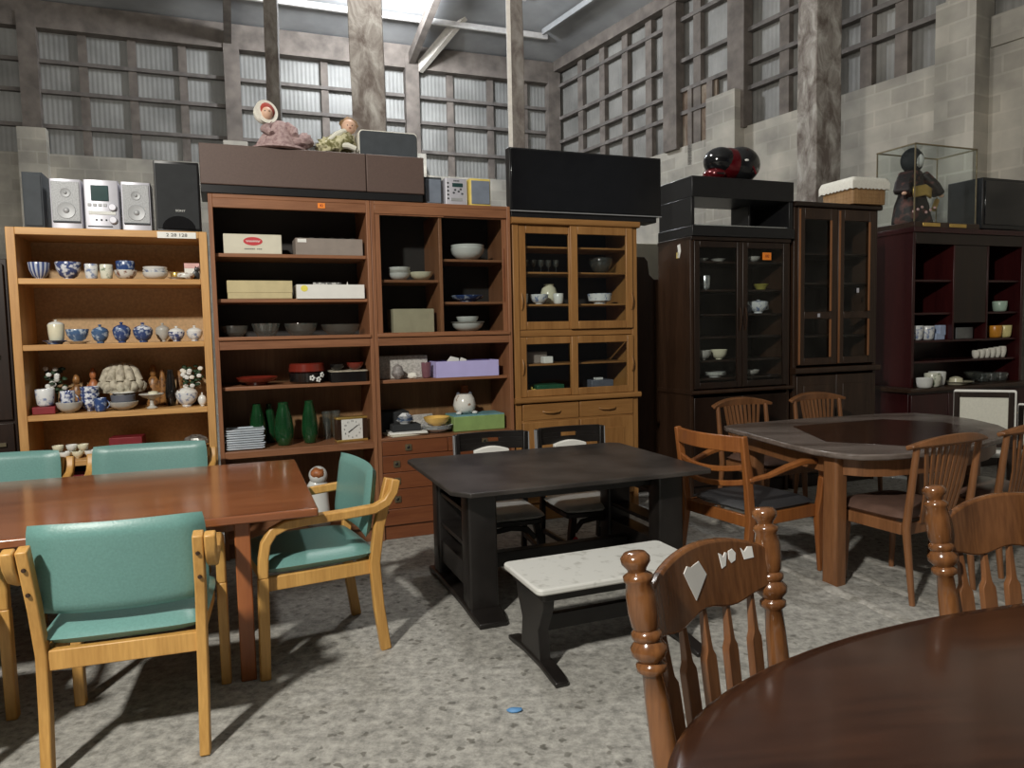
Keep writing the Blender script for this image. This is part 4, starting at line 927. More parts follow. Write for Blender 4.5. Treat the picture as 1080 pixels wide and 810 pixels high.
pot('cake_plate', 'cream cake plate on the counter right of the white jugs', 'plate', 5.60, .05, z, .29, .03, CREAM, PLATE)
pot('butter_dish', 'small cream lidded dish standing on the cream cake plate', 'dish', 5.60, .05, z + .016, .12, .06, CREAM, [(.9, 0), (1, .1), (.9, .7), (.5, .9), (.02, 1)])
pot('goblet', 'clear goblet on the red dresser counter', 'goblet', 5.81, .03, z, .18, .11, CLEAR, [(.5, 0), (.12, .08), (.12, .3), (.6, .5), (1, 1), (.95, 1), (.02, .45)])
for k in range(3): pot('glass_dish', 'dull glass dish at the right of the red dresser counter, ' + ['left', 'middle', 'right'][k], 'dish', 6.0 + .13 * k, .08, z, .13, .085, CLEAR, CUP, 'glass dishes on the red dresser')
o = MB().rbox(-.12, .12, -.04, .04, 0, .11, .02, 3).build('steel_canister', plain('dull steel', (.22, .23, .23), .3, .6), None, .004, loc=RW(5.76, -.045, .801 + .43)); o.rotation_euler = (0, 0, R(A)); tag(o, 'grey steel tin on the middle shelf of the red dresser, left of the orange mug', 'tin')
o.location = RW(5.75, .12, 1.227)

# ------------------------------------------------------------------ things standing on top of the row
z = 2.261
t = rowthing('long_media_chest', 'long low brown vinyl chest with a black base lying on the red-brown wall unit', 'chest', -.19, .10, z)
MB().box(-.735, .63, -.11, .24, 0, .05).build('base', BLK, t, .004)
MB().box(-.735, .255, -.12, .25, .05, .29).build('body', VINYL, t, .006)
MB().box(.258, .64, -.12, .25, .05, .29).build('end_panel', VINYL, t, .006)
t = rowthing('black_case', 'black rounded carry case with a white edge on the right end of the brown chest', 'case', .235, .12, z + .2905)
MB().rbox(-.19, .19, -.07, .07, 0, .165, .025, 4, axis='Y').build('shell', DGREY, t)
MB().rbox(-.195, .195, -.062, .075, 0.0, .172, .025, 4, axis='Y').build('pale_edge', LACE, t)
speakerbox('small_speaker', 'small blue-grey speaker with a yellow edge left of the little silver radio', .535, .14, .125, .14, .185, DGREY, GREYB, zz=z)
speakerbox('small_speaker', 'small blue-grey speaker framed in yellow at the right of the little silver radio', .862, .10, .15, .14, .185, YEL, GREYB, zz=z)
t = rowthing('mini_stereo', 'little silver stereo between two small yellow-edged speakers', 'stereo', .695, .12, z)
MB().rbox(-.078, .078, -.07, .07, 0, .182, .006, 2).build('case', SILV, t)
MB().box(-.03, .045, -.073, -.07, .125, .15).build('display', LCD, t)
for k in range(5): MB().ball((-.06, -.071, .045 + .026 * k), (.007, .004, .007), 8).build('button', BLK, t)
for x, zz in ((-.02, .085), (.015, .095), (.04, .08), (-.01, .105), (.03, .11)): MB().ball((x, -.071, zz), (.009, .004, .007), 8).build('button', DGREY, t)
MB().box(-.04, .04, -.073, -.07, .03, .05).build('disc_slot', SILVD, t)
m = MB(); [m.box(-.02 + .011 * k, -.012 + .011 * k, -.0710, -.0698, .161, .170) for k in range(4)]; m.build('maker_mark', DGREY, t)
t = rowthing('flat_television', 'wide black flat television standing on the honey-coloured cabinet', 'television', 1.07, .02, 2.191)
MB().box(0, 1.235, -.02, .055, .042, .48).build('body', BLK, t, .003)
MB().box(.01, 1.225, -.026, -.02, .055, .47).build('screen', GLOSSB, t, .002)
MB().box(.01, 1.20, -.01, .16, 0, .042).build('base', BLK, t, .003)
MB().box(.0, 1.235, -.03, -.018, .040, .046).build('steel_strip', SILVD, t)
# black TV stand
t = rowthing('tv_stand', 'black TV stand with an open shelf bay standing on the dark glazed cupboard', 'TV stand', 2.58, .0, 2.101)
MB().box(0, 1.0, -.01, .46, .30, .46).build('top', BLK, t, .004)
MB().box(-.005, 1.003, -.02, .46, 0, .08).build('base', BLK, t, .004)
for x0, x1 in ((0, .03), (.96, 1.0)): MB().box(x0, x1, 0, .45, .08, .30).build('side', BLK, t, .003)
MB().box(.73, .75, .22, .45, .08, .30).build('divider', BLK, t, .003)
MB().box(.75, .96, .43, .45, .08, .30).build('back_panel', BLK, t)
MB().box(.06, .96, .02, .42, .088, .096).build('glass_shelf', glassy('pale shelf glass', (.8, .85, .85), .25, .05, .35, (.6, .64, .64)), t)
# helmet
t = rowthing('crash_helmet', 'black and red full-face crash helmet with a dark visor on the TV stand', 'helmet', 3.07, .18, 2.562, -8)
MB().ball((.11, 0, .148), (.165, .135, .147), 28).build('shell', plain('black helmet shell', (.010, .010, .011), .22, coat=.6), t)
MB().ball((.0, 0, .150), (.165, .129, .132), 24, M=None).build('red_band', HELR, t)
MB().ball((-.075, -.008, .168), (.142, .124, .116), 24).build('visor', GLOSSB, t)
MB().ball((-.125, -.004, .062), (.098, .105, .058), 20).build('chin_bar', HELR, t)
MB().box(-.16, -.10, -.112, -.104, .05, .062).build('chin_vent', BLK, t)
m = MB(); m.tube([(.14 + .11 * math.cos(k) * .3, -.134 + .01 * k, .05 + .05 * k) for k in range(5)], .008, 8); m.build('red_stripe', HELR, t)
MB().ball((.09, -.132, .16), (.020, .006, .010), 8).build('maker_mark', PAPER, t)
# wicker basket
t = rowthing('wicker_basket', 'wicker basket lined with white lace cloth on the narrow dark cupboard', 'basket', 4.365, .12, 2.411, -3)
t.scale = (.82, .82, .95)
m = MB(); m._add([], [])
for k in range(12):
    zz = .018 * k; q = 1 + .02 * k / 12 + (.006 if k % 2 else 0)
    m.rbox(-.22 * q, .22 * q, -.22 * q, .22 * q, zz, zz + .019, .03, 3)
m.build('basket', WICK, t)
n_ = 64; pts = []
m = MB(); v = []; fs = []
def sqp(k, r):
    a = 2 * math.pi * k / n_; c_, s2 = math.cos(a), math.sin(a); q = max(abs(c_), abs(s2)); return (r * c_ / q * .97, r * s2 / q * .97)
for k in range(n_):
    x, y = sqp(k, .235); xo, yo = sqp(k, .252)
    v += [(x * .96, y * .96, .235), (x, y, .228), (xo, yo, .19), (xo, yo, .125 + .012 * (k % 2))]
for k in range(n_):
    j = (k + 1) % n_
    for i in range(3): fs.append((4 * k + i, 4 * j + i, 4 * j + i + 1, 4 * k + i + 1))
fs.append(tuple(4 * k for k in range(n_)))
m._add(v, fs); m.build('lace_cover', LACE, t, angle=60)
# glass display case
t = rowthing('display_case', 'glass doll display case with a thin gilt frame on the dark red dresser', 'display case', 4.98, .02, 2.246)
w_, d_, h_ = .80, .42, .745
MB().box(-.02, w_ + .02, -.02, d_ + .02, 0, .05).build('base', DKW2, t, .004)
for x in (.08, .42): MB().box(x, x + .22, -.026, -.02, .008, .042).build('gilt_fitting', GOLD, t, .003)
m = MB()
for x in (0, w_ - .012):
    for y in (0, d_ - .012): m.box(x, x + .009, y, y + .009, .05, h_)
for y in (0, d_ - .012): m.box(0, w_, y, y + .012, h_ - .012, h_)
for x in (0, w_ - .012): m.box(x, x + .012, 0, d_, h_ - .012, h_)
m.build('frame', BRASS, t)
for (a, b, c, d) in ((.012, w_ - .012, .003, .007), (.012, w_ - .012, d_ - .007, d_ - .003)): MB().box(a, b, c, d, .05, h_ - .012).build('pane', PANE, t)
for x in (.003, w_ - .007): MB().box(x, x + .004, .012, d_ - .012, .05, h_ - .012).build('pane', PANE, t)
MB().box(.012, w_ - .012, .012, d_ - .012, h_ - .008, h_ - .004).build('pane', PANE, t)
t = rowthing('costume_doll', 'dark-haired costume doll in a dark kimono with gold inside the glass case', 'doll', 5.20, .23, 2.298)
t.scale = (1.18, 1.15, 1.12)
MB().lathe([(.155, 0), (.16, .02), (.135, .16), (.10, .28), (.10, .38), (.07, .44), (.03, .46)], 22, sy=.8, wob=lambda t_, z_: 1 + .08 * math.sin(5 * t_ + 9 * z_)).build('kimono', DKCLOTH, t, angle=60)
MB().ball((0, 0, .53), (.085, .08, .095), 18, wob=lambda d: 1.0 if d.y < -.3 else 1.1).build('hair', MATB, t)
MB().ball((.004, -.028, .522), (.055, .062, .066), 16).build('face', WHITE, t)
for s in (-1, 1):
    MB().bar([(s * .07, -.02, .42), (s * .16, -.06, .32), (s * .20, -.08, .24)], .13, .06, up=(0, 0, 1)).build('sleeve', DKCLOTH, t, .02)
    MB().ball((s * .20, -.10, .235), (.018, .022, .015), 8).build('hand', SKIN, t)
MB().bar([(-.10, -.09, .25), (0, -.12, .27), (.10, -.09, .25)], .02, .09, up=(0, 0, 1)).build('sash', GOLD, t, .01)
MB().tube([(.12, -.10, .12), (.2, -.06, .2), (.25, 0, .16)], .02, 8).build('gold_fan', GOLD, t)
for k in range(6): MB().ball((-.12 + .045 * k, -.12, .09 + .02 * (k % 3)), (.014, .008, .012), 8).build('blossom_motif', PINKC, t)
# black television
t = rowthing('black_television', 'black boxy television beside the display case at the right edge of the photo', 'television', 5.90, .05, 2.246)
MB().box(0, .85, 0, .36, .02, .50).build('case', BLK, t, .006)
MB().box(.03, .82, -.008, 0, .06, .47).build('screen', GLOSSB, t, .004)
MB().box(.05, .80, .02, .34, 0, .02).build('foot', BLK, t)

# dolls on the brown chest
t = rowthing('bonnet_doll', 'doll in a dusty pink dress and white bonnet sitting on the brown chest', 'doll', -.455, .085, 2.5515)
nz = lambda sc_, am: (lambda d: 1 + am * noise.noise(d * sc_))
m = MB(); m.lathe([(.135, 0), (.15, .012), (.125, .06), (.085, .12), (.06, .165), (.035, .185)], 30, sy=.8, wob=lambda t_, z_: 1 + .07 * math.sin(11 * t_))
m.ball((.10, -.02, .06), (.11, .07, .05), 20, wob=nz(4, .3)); m.ball((.155, -.01, .075), (.045, .045, .05), 14, wob=nz(5, .3))
for s in (-1, 1): m.tube([(s * .045, -.02, .16), (s * .085, -.05, .12), (s * .07 + .02, -.09, .085)], .026, 8, scales=[1, 1.2, .8])
m.build('dress', PINKD, t, angle=60)
m = MB(); m.lathe([(.16, 0), (.172, .004), (.165, .018)], 44, sy=.85, wob=lambda t_, z_: 1 + .05 * math.sin(22 * t_)); m.build('ruffle', PINKD, t, angle=60)
MB().ball((-.070, -.040, .220), (.036, .036, .040), 18).build('head', SKIN, t)
MB().ball((-.075, -.020, .234), (.055, .042, .056), 16).build('hair', REDCL, t)
m = MB(); m.ball((-.082, .012, .232), (.066, .05, .068), 20)
Mb = Matrix.Translation((-.075, -.03, .228)) @ Euler((R(82), 0, R(18))).to_matrix().to_4x4()
m.lathe([(.052, 0), (.066, .006), (.072, .014), (.060, .012)], 30, M=Mb, wob=lambda t_, z_: 1 + .05 * math.sin(15 * t_)); m.build('bonnet', LACE, t, angle=60)
for x in (-.083, -.057): MB().ball((x, -.0745, .226), (.004, .003, .004), 6).build('eye', BLK, t)
t = rowthing('reclining_doll', 'fair-haired doll in an olive and cream dress leaning against the black case', 'doll', -.075, .12, 2.558)
m = MB(); m.ball((-.05, 0, .055), (.10, .085, .055), 22, wob=nz(4, .45)); m.ball((.02, -.01, .085), (.085, .07, .07), 20, wob=nz(5, .4)); m.ball((-.02, -.05, .06), (.06, .05, .05), 16, wob=nz(5, .5))
m.build('dress', GRND, t, angle=60)
for pts in ([(-.09, -.04, .07), (-.02, -.05, .125), (.05, -.03, .165)], [(-.03, -.07, .05), (.04, -.085, .05), (.09, -.09, .03)]):
    MB().tube(pts, .018, 8, scales=[.8, 1.1, .9]).build('arm', CREAMC, t)
MB().ball((.062, -.02, .185), (.048, .046, .05), 18).build('head', SKIN, t)
MB().ball((.066, 0.004, .205), (.056, .054, .048), 18, wob=nz(6, .3)).build('hair', BLOND, t)
for x in (.045, .075): MB().ball((x, -.064, .185), (.004, .003, .004), 6).build('eye', BLK, t)
MB().ball((.06, -.067, .168), (.008, .003, .003), 6).build('mouth', REDCL, t)
OVX, OVY, OVR, OVA, OVB = 1.61, 1.15, 7, 1.40, .70
# ------------------------------------------------------------------ tables and chairs
def pad(m, w, h, T, bend=0.0, M=None, mi=0, k=.22, n=14, p=6):
    # cushion: w along x, h along y, thickness T along z, bent along x
    v = []; fs = []
    for side in (1, -1):
        for j in range(n + 1):
            for i in range(n + 1):
                s, t = 2 * i / n - 1, 2 * j / n - 1
                x = w / 2 * s * math.sqrt(1 - k * t ** 4); y = h / 2 * t * math.sqrt(1 - k * s ** 4)
                th = T / 2 * max(0, (1 - abs(s) ** p) * (1 - abs(t) ** p)) ** .5
                v.append((x, y, side * th + bend * (s * s)))
    o = (n + 1) ** 2
    for j in range(n):
        for i in range(n):
            a = j * (n + 1) + i; q = (a, a + 1, a + n + 2, a + n + 1)
            fs.append(q); fs.append(tuple(o + x for x in reversed(q)))
    m._add(v, fs, mi, M)
    bmesh.ops.remove_doubles(m.bm, verts=m.bm.verts, dist=1e-5)
    return m
def TM(x, y, z, rx=0, ry=0, rz=0): return Matrix.Translation((x, y, z)) @ Euler((R(rx), R(ry), R(rz))).to_matrix().to_4x4()

# --- teal armchair: +Y is the way the sitter faces
def teal_chair(label, x, y, rz, group):
    t = thing('armchair', label, 'armchair', (x, y, 0), rz, group)
    m = MB(); pad(m, .50, .50, .075, M=TM(0, .01, .445), k=.12); m.build('seat', TEAL, t, angle=70)
    m = MB(); pad(m, .53, .31, .05, bend=-.03, M=TM(0, -.232, .665, 98, 0, 0), k=.07, p=10); m.build('backrest', TEAL, t, angle=70)
    m = MB(); m.box(-.235, .235, -.235, -.205, .345, .412); m.box(-.235, .235, .215, .240, .355, .412)
    for s in (-1, 1): m.box(s * .222 - .012, s * .222 + .012, -.21, .25, .350, .410)
    m.build('seat_rail', BEECH, t, .004)
    for s in (-1, 1):
        m = MB(); m.bar([(s * .232, -.262, 0), (s * .234, -.235, .20), (s * .236, -.222, .40), (s * .242, -.245, .56), (s * .248, -.300, .765)], .034, .046, up=(0, 1, 0)); lg = m.build('rear_leg', BEECH, t, .005)
        for z_, y_ in ((.70, -.3105), (.615, -.288)): MB().ball((s * .2455, y_, z_), (.0075, .006, .0075), 8).build('screw_plug', DKW2, lg)
        pts = [(s * .285, -.312, .765), (s * .285, -.300, .715), (s * .284, -.270, .672), (s * .282, -.215, .648), (s * .276, -.08, .640), (s * .268, .07, .636), (s * .262, .15, .628), (s * .264, .205, .605), (s * .263, .235, .560), (s * .263, .246, .50), (s * .262, .250, .42)]
        m = MB(); m.bar(pts, .036, .040, up=(0, 1, .35)); m.build('armrest', BEECH, t, .006)
        m = MB(); m.bar([(s * .262, .250, .421), (s * .262, .254, .2), (s * .262, .258, 0)], .038, .042, up=(0, 1, 0)); m.build('front_leg', BEECH, t, .005)
    return t
G = 'green armchairs round the long red-brown table'
ch = teal_chair('green vinyl armchair in front, its back to us, nearest the lower left corner', -1.355, 2.56, 17, G)
g2 = dup(ch, (-.925, 3.255, 0), 118, 'green vinyl armchair at the right end of the long table, seen from the side')
g3 = dup(ch, (-2.054, 2.313, 0), 17, 'green armchair cut off by the left edge, only one arm and leg showing')
g4 = dup(ch, (-2.005, 3.945, 0), 197, 'green armchair behind the table with its wide back below the red case'); g4.scale = (1.13, 1, .975)
g5 = dup(ch, (-2.70, 3.69, 0), 197, 'green armchair behind the table, back cut off by the left edge'); g5.scale = (1.13, 1, .975)

# --- long red-brown table
def poly_table_top(m, poly, z0, z1, inset=0.0):
    m.prism(poly, z0, z1)
T1 = thing('dining_table', 'long glossy red-brown table with straight square legs at the left', 'table', (-2.00, 3.16, 0), 20.5)
m = MB(); m.rbox(-1.33, 1.05, -.635, .635, .663, .697, .012, 3); m.build('tabletop', CHERRY, T1, .006)
m = MB(); m.box(-1.15, .74, -.40, -.37, .58, .663); m.box(-1.15, .74, .37, .40, .58, .663); m.box(.71, .74, -.37, .37, .58, .663); m.box(-1.15, -1.12, -.37, .37, .58, .663); m.build('apron', CHERRYZ, T1, .003)
for x in (-1.20, .738):
    for y in (-.56, .52):
        MB().prism([(x - .012, y - .012), (x + .048, y - .012), (x + .048, y + .048), (x - .012, y + .048)], 0, .663).build('leg', CHERRYZ, T1, .005)

# --- black table on sled feet
T2b = thing('black_table', 'black low dining table with slab trestle legs on curved runners', 'table', (.205, 4.04, 0), 20.5)
hw, hd = .70, .53
poly = [(-hw + .07, -hd), (hw - .02, -hd), (hw, -hd + .03), (hw, hd - .05), (hw - .05, hd), (-hw + .04, hd), (-hw, hd - .04), (-hw, -hd + .09)]
m = MB(); m.prism(poly, .632, .655); m.build('tabletop', BLKTOP, T2b, .005)
m = MB(); m.box(-.50, .50, -.30, -.26, .55, .632); m.box(-.50, .50, .26, .30, .55, .632); m.build('apron', BLKF, T2b, .003)
for s in (-1, 1):
    tr = None
    for y in (-.33, .24):
        o = MB().rbox(s * .53 - .075, s * .53 + .075, y - .06, y + .06, .045, .635, .015, 3).build('leg', BLKF, T2b, .003)
    for z_, h_ in ((.13, .12), (.33, .022), (.50, .022)):
        MB().box(s * .53 - .06, s * .53 + .05, -.28, .20, z_, z_ + h_).build('cross_ledge', BLKF, T2b, .003)
    pts = [(s * .53, -.52, .002), (s * .53, -.44, .018), (s * .53, -.30, .034), (s * .53, .2, .034), (s * .53, .36, .018), (s * .53, .44, .002)]
    m = MB(); m.bar([(p[0], p[1], p[2] + .013) for p in pts], .17, .03, scales=[.82, .95, 1, 1, .95, .82]); m.build('runner', BLKF, T2b, .006)
m = MB(); m.box(-.47, .47, -.03, .03, .12, .20); m.build('stretcher', BLKF, T2b, .003)

# --- white bench with black sled frame
T3b = thing('bench', 'low bench with scuffed white padded top and black sled frame', 'bench', (.385, 3.135, 0), 21.5)
MB().rbox(-.40, .40, -.20, .20, .354, .382, .03, 4).build('seat_pad', SEATW, T3b, .008)
MB().rbox(-.37, .37, -.17, .17, .318, .354, .02, 3).build('seat_board', BLKF, T3b, .003)
for s in (-1, 1):
    m = MB(); m.prism([(-.105, .03), (.105, .03), (.085, .17), (.14, .27), (.15, .318), (-.15, .318), (-.14, .27), (-.085, .17)], s * .33 - .026, s * .33 + .022, axis='X'); m.build('leg_panel', BLKF, T3b, .003)
    m = MB(); m.bar([(s * .33, -.255, .012), (s * .33, -.20, .024), (s * .33, -.10, .036), (s * .33, .10, .036), (s * .33, .20, .024), (s * .33, .255, .012)], .065, .024, scales=[.85, 1, 1, 1, 1, .85]); m.build('runner', BLKF, T3b, .006)
MB().box(-.31, .31, -.015, .015, .13, .20).build('stretcher', BLKF, T3b, .003)

# --- black chairs with white seats behind the black table
def black_chair(label, x, y, rz):
    t = thing('dining_chair', label, 'chair', (x, y, 0), rz, 'black chairs at the black table')
    m = MB(); pad(m, .44, .42, .05, M=TM(0, 0, .305), k=.14, p=8); m.build('seat', SEATW, t, angle=70)
    MB().rbox(-.20, .20, -.19, .19, .255, .283, .03, 3).build('seat_frame', BLKF, t, .003)
    m = MB()
    arcf = lambda x_: -.215 - .035 * (1 - (x_ / .23) ** 2)
    for (x0, x1, z0, z1) in ((-.215, .215, .722, .760), (-.215, -.055, .695, .722), (.055, .215, .695, .722), (-.215, .215, .648, .695)):
        k = 8
        pts = [(x0 + (x1 - x0) * i / k, arcf(x0 + (x1 - x0) * i / k), (z0 + z1) / 2) for i in range(k + 1)]
        m.bar(pts, .022, z1 - z0)
    m.build('back_rail', BLKF, t, .002)
    m = MB(); pr_ = [(-.115, .57), (.115, .57), (.115, .648)] + [(.11 - .22 * i / 8, .650 + .022 * math.sin(math.pi * i / 8)) for i in range(9)] + [(-.115, .648)]
    m.prism(pr_, -.238, -.205, axis='Y'); m.build('back_pad', WHITEC, t, .006)
    for s in (-1, 1):
        m = MB(); m.bar([(s * .205, -.225, 0), (s * .208, -.195, .30), (s * .225, -.220, .755)], .03, .045, up=(0, 1, 0)); lg = m.build('rear_leg', BLKF, t, .004)
        m = MB(); m.bar([(s * .238, -.196, .42), (s * .2415, -.206, .58), (s * .2435, -.218, .75)], .006, .034, up=(0, 1, 0)); m.build('pale_edging', SILVD, lg)
        m = MB(); m.bar([(s * .155, .17, .255), (s * .175, .185, .16), (s * .185, .20, 0)], .035, .05, up=(0, 1, 0)); m.build('front_leg', BLKF, t, .004)
        m = MB(); m.bar([(s * .185, .18, .09), (s * .205, -.21, .09)], .02, .03); m.build('side_stretcher', BLKF, t, .003)
    m = MB(); m.bar([(-.15, .175, .17), (-.10, .175, .228), (0, .175, .242), (.10, .175, .228), (.15, .175, .17)], .02, .03); m.build('front_arch', BLKF, t, .003)
    return t
bc = black_chair('black chair with white seat behind the black table, left of the pair', -.075, 4.40, 197)
b2 = dup(bc, (.445, 4.60, 0), 199, 'black chair with white seat behind the black table, right of the pair')
m = MB(); m.ball((0, 0, 0), (.02, .010, .026), 10); o = m.build('red_tag', REDC, b2, loc=(.165, .225, .13)); o['label'] = 'small red tag on the front leg'

# --- big brown table with dusty top
T4 = thing('extending_table', 'large dark brown dining table with rounded corners and a greyish dusty rim', 'table', (2.25, 4.42, 0), 0)
OUT = [(1.40, 4.80), (1.47, 4.45), (1.535, 4.10), (1.60, 3.87), (1.67, 3.755), (1.77, 3.69), (1.90, 3.68), (2.10, 3.735), (2.44, 3.88), (2.79, 4.14), (3.00, 4.38), (3.10, 4.65), (3.13, 4.95), (3.08, 5.22), (2.95, 5.36), (2.75, 5.37), (2.45, 5.28), (2.08, 5.19), (1.73, 5.05), (1.48, 4.94), (1.41, 4.88)]
cx, cy = 2.25, 4.42
loc_ = [(x - cx, y - cy) for x, y in OUT]
m = MB(); m.prism(loc_, .70, .732); m.build('tabletop', TABRED, T4, .008)
inn = [(-.48, -.30), (-.10, -.52), (.62, .02), (.60, .40), (.30, .62), (-.42, .36)]
m = MB(); m.prism(inn, .7315, .7335); o = m.build('centre_panel', MAHO, T4, .001); o['label'] = 'dark polished centre leaf'
ap = [(x * .88, y * .88) for x, y in loc_]; ap2 = [(x * .84, y * .84) for x, y in loc_]
m = MB(); n = len(ap)
m._add([(x, y, .60) for x, y in ap] + [(x, y, .70) for x, y in ap] + [(x, y, .60) for x, y in ap2] + [(x, y, .70) for x, y in ap2], [(i, (i + 1) % n, n + (i + 1) % n, n + i) for i in range(n)] + [(2 * n + i, 3 * n + i, 3 * n + (i + 1) % n, 2 * n + (i + 1) % n) for i in range(n)] + [(i, 2 * n + i, 2 * n + (i + 1) % n, (i + 1) % n) for i in range(n)])
m.build('apron', WALN, T4)
for (x, y) in ((1.715, 3.875), (2.98, 4.74), (2.86, 5.16), (1.60, 4.82)):
    M_ = TM(x - cx, y - cy, 0, 0, 0, 28); MB().rbox(-.046, .046, -.046, .046, 0, .70, .018, 4, M=M_).build('leg', WALN, T4)

# --- walnut spindle-back chairs
def spindle_chair(label, x, y, rz, seat=SEATBR):
    t = thing('spindle_chair', label, 'chair', (x, y, 0), rz, 'spindle-back chairs round the big brown table')
    m = MB(); pad(m, .48, .44, .075, M=TM(0, .02, .42), k=.14); m.build('seat', seat, t, angle=70)
    m = MB(); m.box(-.215, .215, -.20, -.175, .335, .395); m.box(-.225, .225, .20, .225, .335, .395)
    for s in (-1, 1): m.box(s * .215 - .013, s * .215 + .013, -.18, .21, .335, .395)
    m.build('seat_frame', WALN, t, .004)
    for s in (-1, 1):
        m = MB(); m.tube([(s * .235, -.255, 0), (s * .235, -.215, .38), (s * .235, -.265, .79)], .019, 10, up=(0, 1, 0), scales=[.75, 1.12, .85]); m.build('rear_leg', WALN, t)
        m = MB(); m.tube([(s * .185, .175, .37), (s * .19, .19, 0)], .020, 10, up=(0, 1, 0), scales=[1.1, .7]); m.build('front_leg', WALN, t)
    n = 12; v = []; fs = []
    m = MB(); pts = []; 
    for i in range(n + 1):
        q = 2 * i / n - 1; x_ = .285 * q; y_ = -.265 - .05 * (1 - q * q) + .005; zt = .805 + .045 * (1 - abs(q) ** 2.2); zb = .775 + .010 * (1 - q * q)
        v += [(x_, y_ + .016, zb), (x_, y_ + .024, zt - .008), (x_, y_ - .016, zt), (x_, y_ - .026, zb + .02)]
    for i in range(n):
        for k in range(4): fs.append((4 * i + k, 4 * i + (k + 1) % 4, 4 * i + 4 + (k + 1) % 4, 4 * i + 4 + k))
    fs += [(3, 2, 1, 0), tuple(4 * n + k for k in range(4))]
    m._add(v, fs); m.build('crest_rail', WALN, t, .005)
    for k in range(9):
        q = k / 4 - 1
        m = MB(); m.bar([(q * .11, -.205, .39), (q * .135, -.245, .58), (q * .165, -.285 + .02 * q * q, .79)], .021, .009, up=(0, 1, 0)); m.build('spindle', WALN, t)
    return t
s1 = spindle_chair('spindle-back chair with brown leather seat, back to us, right of the thick front table leg', 2.06, 3.87, 25)
s2 = dup(s1, (2.74, 4.23, 0), 25, 'spindle-back chair with its back to us, cut off by the right edge')
s3 = dup(s1, (1.87, 5.36, 0), 205, 'spindle-back chair behind the big table, left one, before the dark glazed cupboard')
s4 = dup(s1, (2.56, 5.65, 0), 203, 'spindle-back chair behind the big table, right one, before the narrow dark cupboard')

# --- orange teak armchair
t = thing('armchair', 'orange-brown teak armchair with three curved back slats and black seat', 'armchair', (1.355, 4.175, 0), -62)
m = MB(); pad(m, .50, .50, .06, M=TM(0, .02, .405), k=.10); m.build('seat', SEATB, t, angle=70)
m = MB(); m.box(-.24, .24, -.26, -.235, .32, .385); m.box(-.245, .245, .24, .265, .32, .385)
for s in (-1, 1): m.box(s * .24 - .013, s * .24 + .013, -.24, .25, .32, .388)
m.build('seat_frame', ORW, t, .004)
arcb = lambda q, z_: (q * .25, -.255 - .055 * (1 - q * q) - .13 * (z_ - .40), z_)
for z_, h_, nm in ((.775, .085, 'top_rail'), (.655, .030, 'back_slat'), (.575, .030, 'back_slat')):
    m = MB(); m.bar([arcb(2 * i / 10 - 1, z_ - .03 * (1 - (2 * i / 10 - 1) ** 2) * (0 if nm == 'top_rail' else 1)) for i in range(11)], .022, h_); m.build(nm, ORW, t, .005)
for s in (-1, 1):
    m = MB(); m.bar([(s * .25, -.30, 0), (s * .25, -.25, .36), (s * .252, -.27, .55), (s * .256, -.31, .82)], .034, .046, up=(0, 1, 0), scales=[.75, 1.05, 1, .8]); m.build('rear_leg', ORW, t, .006)
    m = MB(); m.bar([(s * .265, -.28, .585), (s * .285, -.16, .60), (s * .297, -.03, .635), (s * .30, .09, .655), (s * .298, .19, .645), (s * .292, .25, .60), (s * .285, .27, .53)], .040, .026, up=(0, .2, 1), scales=[.8, .9, 1.05, 1.1, 1.05, 1.05, 1]); m.build('armrest', ORW, t, .006)
    m = MB(); m.bar([(s * .285, .268, .55), (s * .268, .275, .44), (s * .255, .268, .34), (s * .255, .285, 0)], .036, .044, up=(0, 1, 0), scales=[1, 1.05, 1.1, .6]); m.build('front_leg', ORW, t, .006)

# --- chairs with white panels behind the brown table
def white_chair(label, x, y, rz):
    t = thing('upholstered_chair', label, 'chair', (x, y, 0), rz, 'white-panelled chairs at the right')
    MB().rbox(-.205, .222, -.258, -.225, .47, .89, .015, 3, axis='Y').build('back_upholstery', WHITEC, t, .006)
    m = MB()
    for a, b, c, d in ((-.205, -.165, .47, .875), (.165, .205, .47, .875), (-.165, .165, .835, .875), (-.165, .165, .47, .51)): m.box(a, b, -.272, -.255, c, d)
    m.build('back_frame', DKW, t, .004)
    MB().box(-.165, .165, -.268, -.258, .51, .835).build('back_panel', CREAMC, t, .003)
    m = MB(); pad(m, .46, .46, .09, M=TM(0, 0, .42)); m.build('seat', WHITEC, t, angle=70)
    for s in (-1, 1):
        MB().bar([(s * .19, -.25, 0), (s * .19, -.24, .48)], .036, .036, up=(0, 1, 0)).build('rear_leg', DKW, t, .004)
        MB().bar([(s * .19, .20, 0), (s * .19, .19, .40)], .036, .036, up=(0, 1, 0)).build('front_leg', DKW, t, .004)
    return t
w1 = white_chair('white-backed chair with a dark frame behind the big table, before the red dresser', 3.56, 5.58, -25)
w1.scale = (.92, .92, 1)
w2 = dup(w1, (4.14, 5.74, 0), -25, 'white upholstered chair cut off by the right edge beside the dark-framed white one')

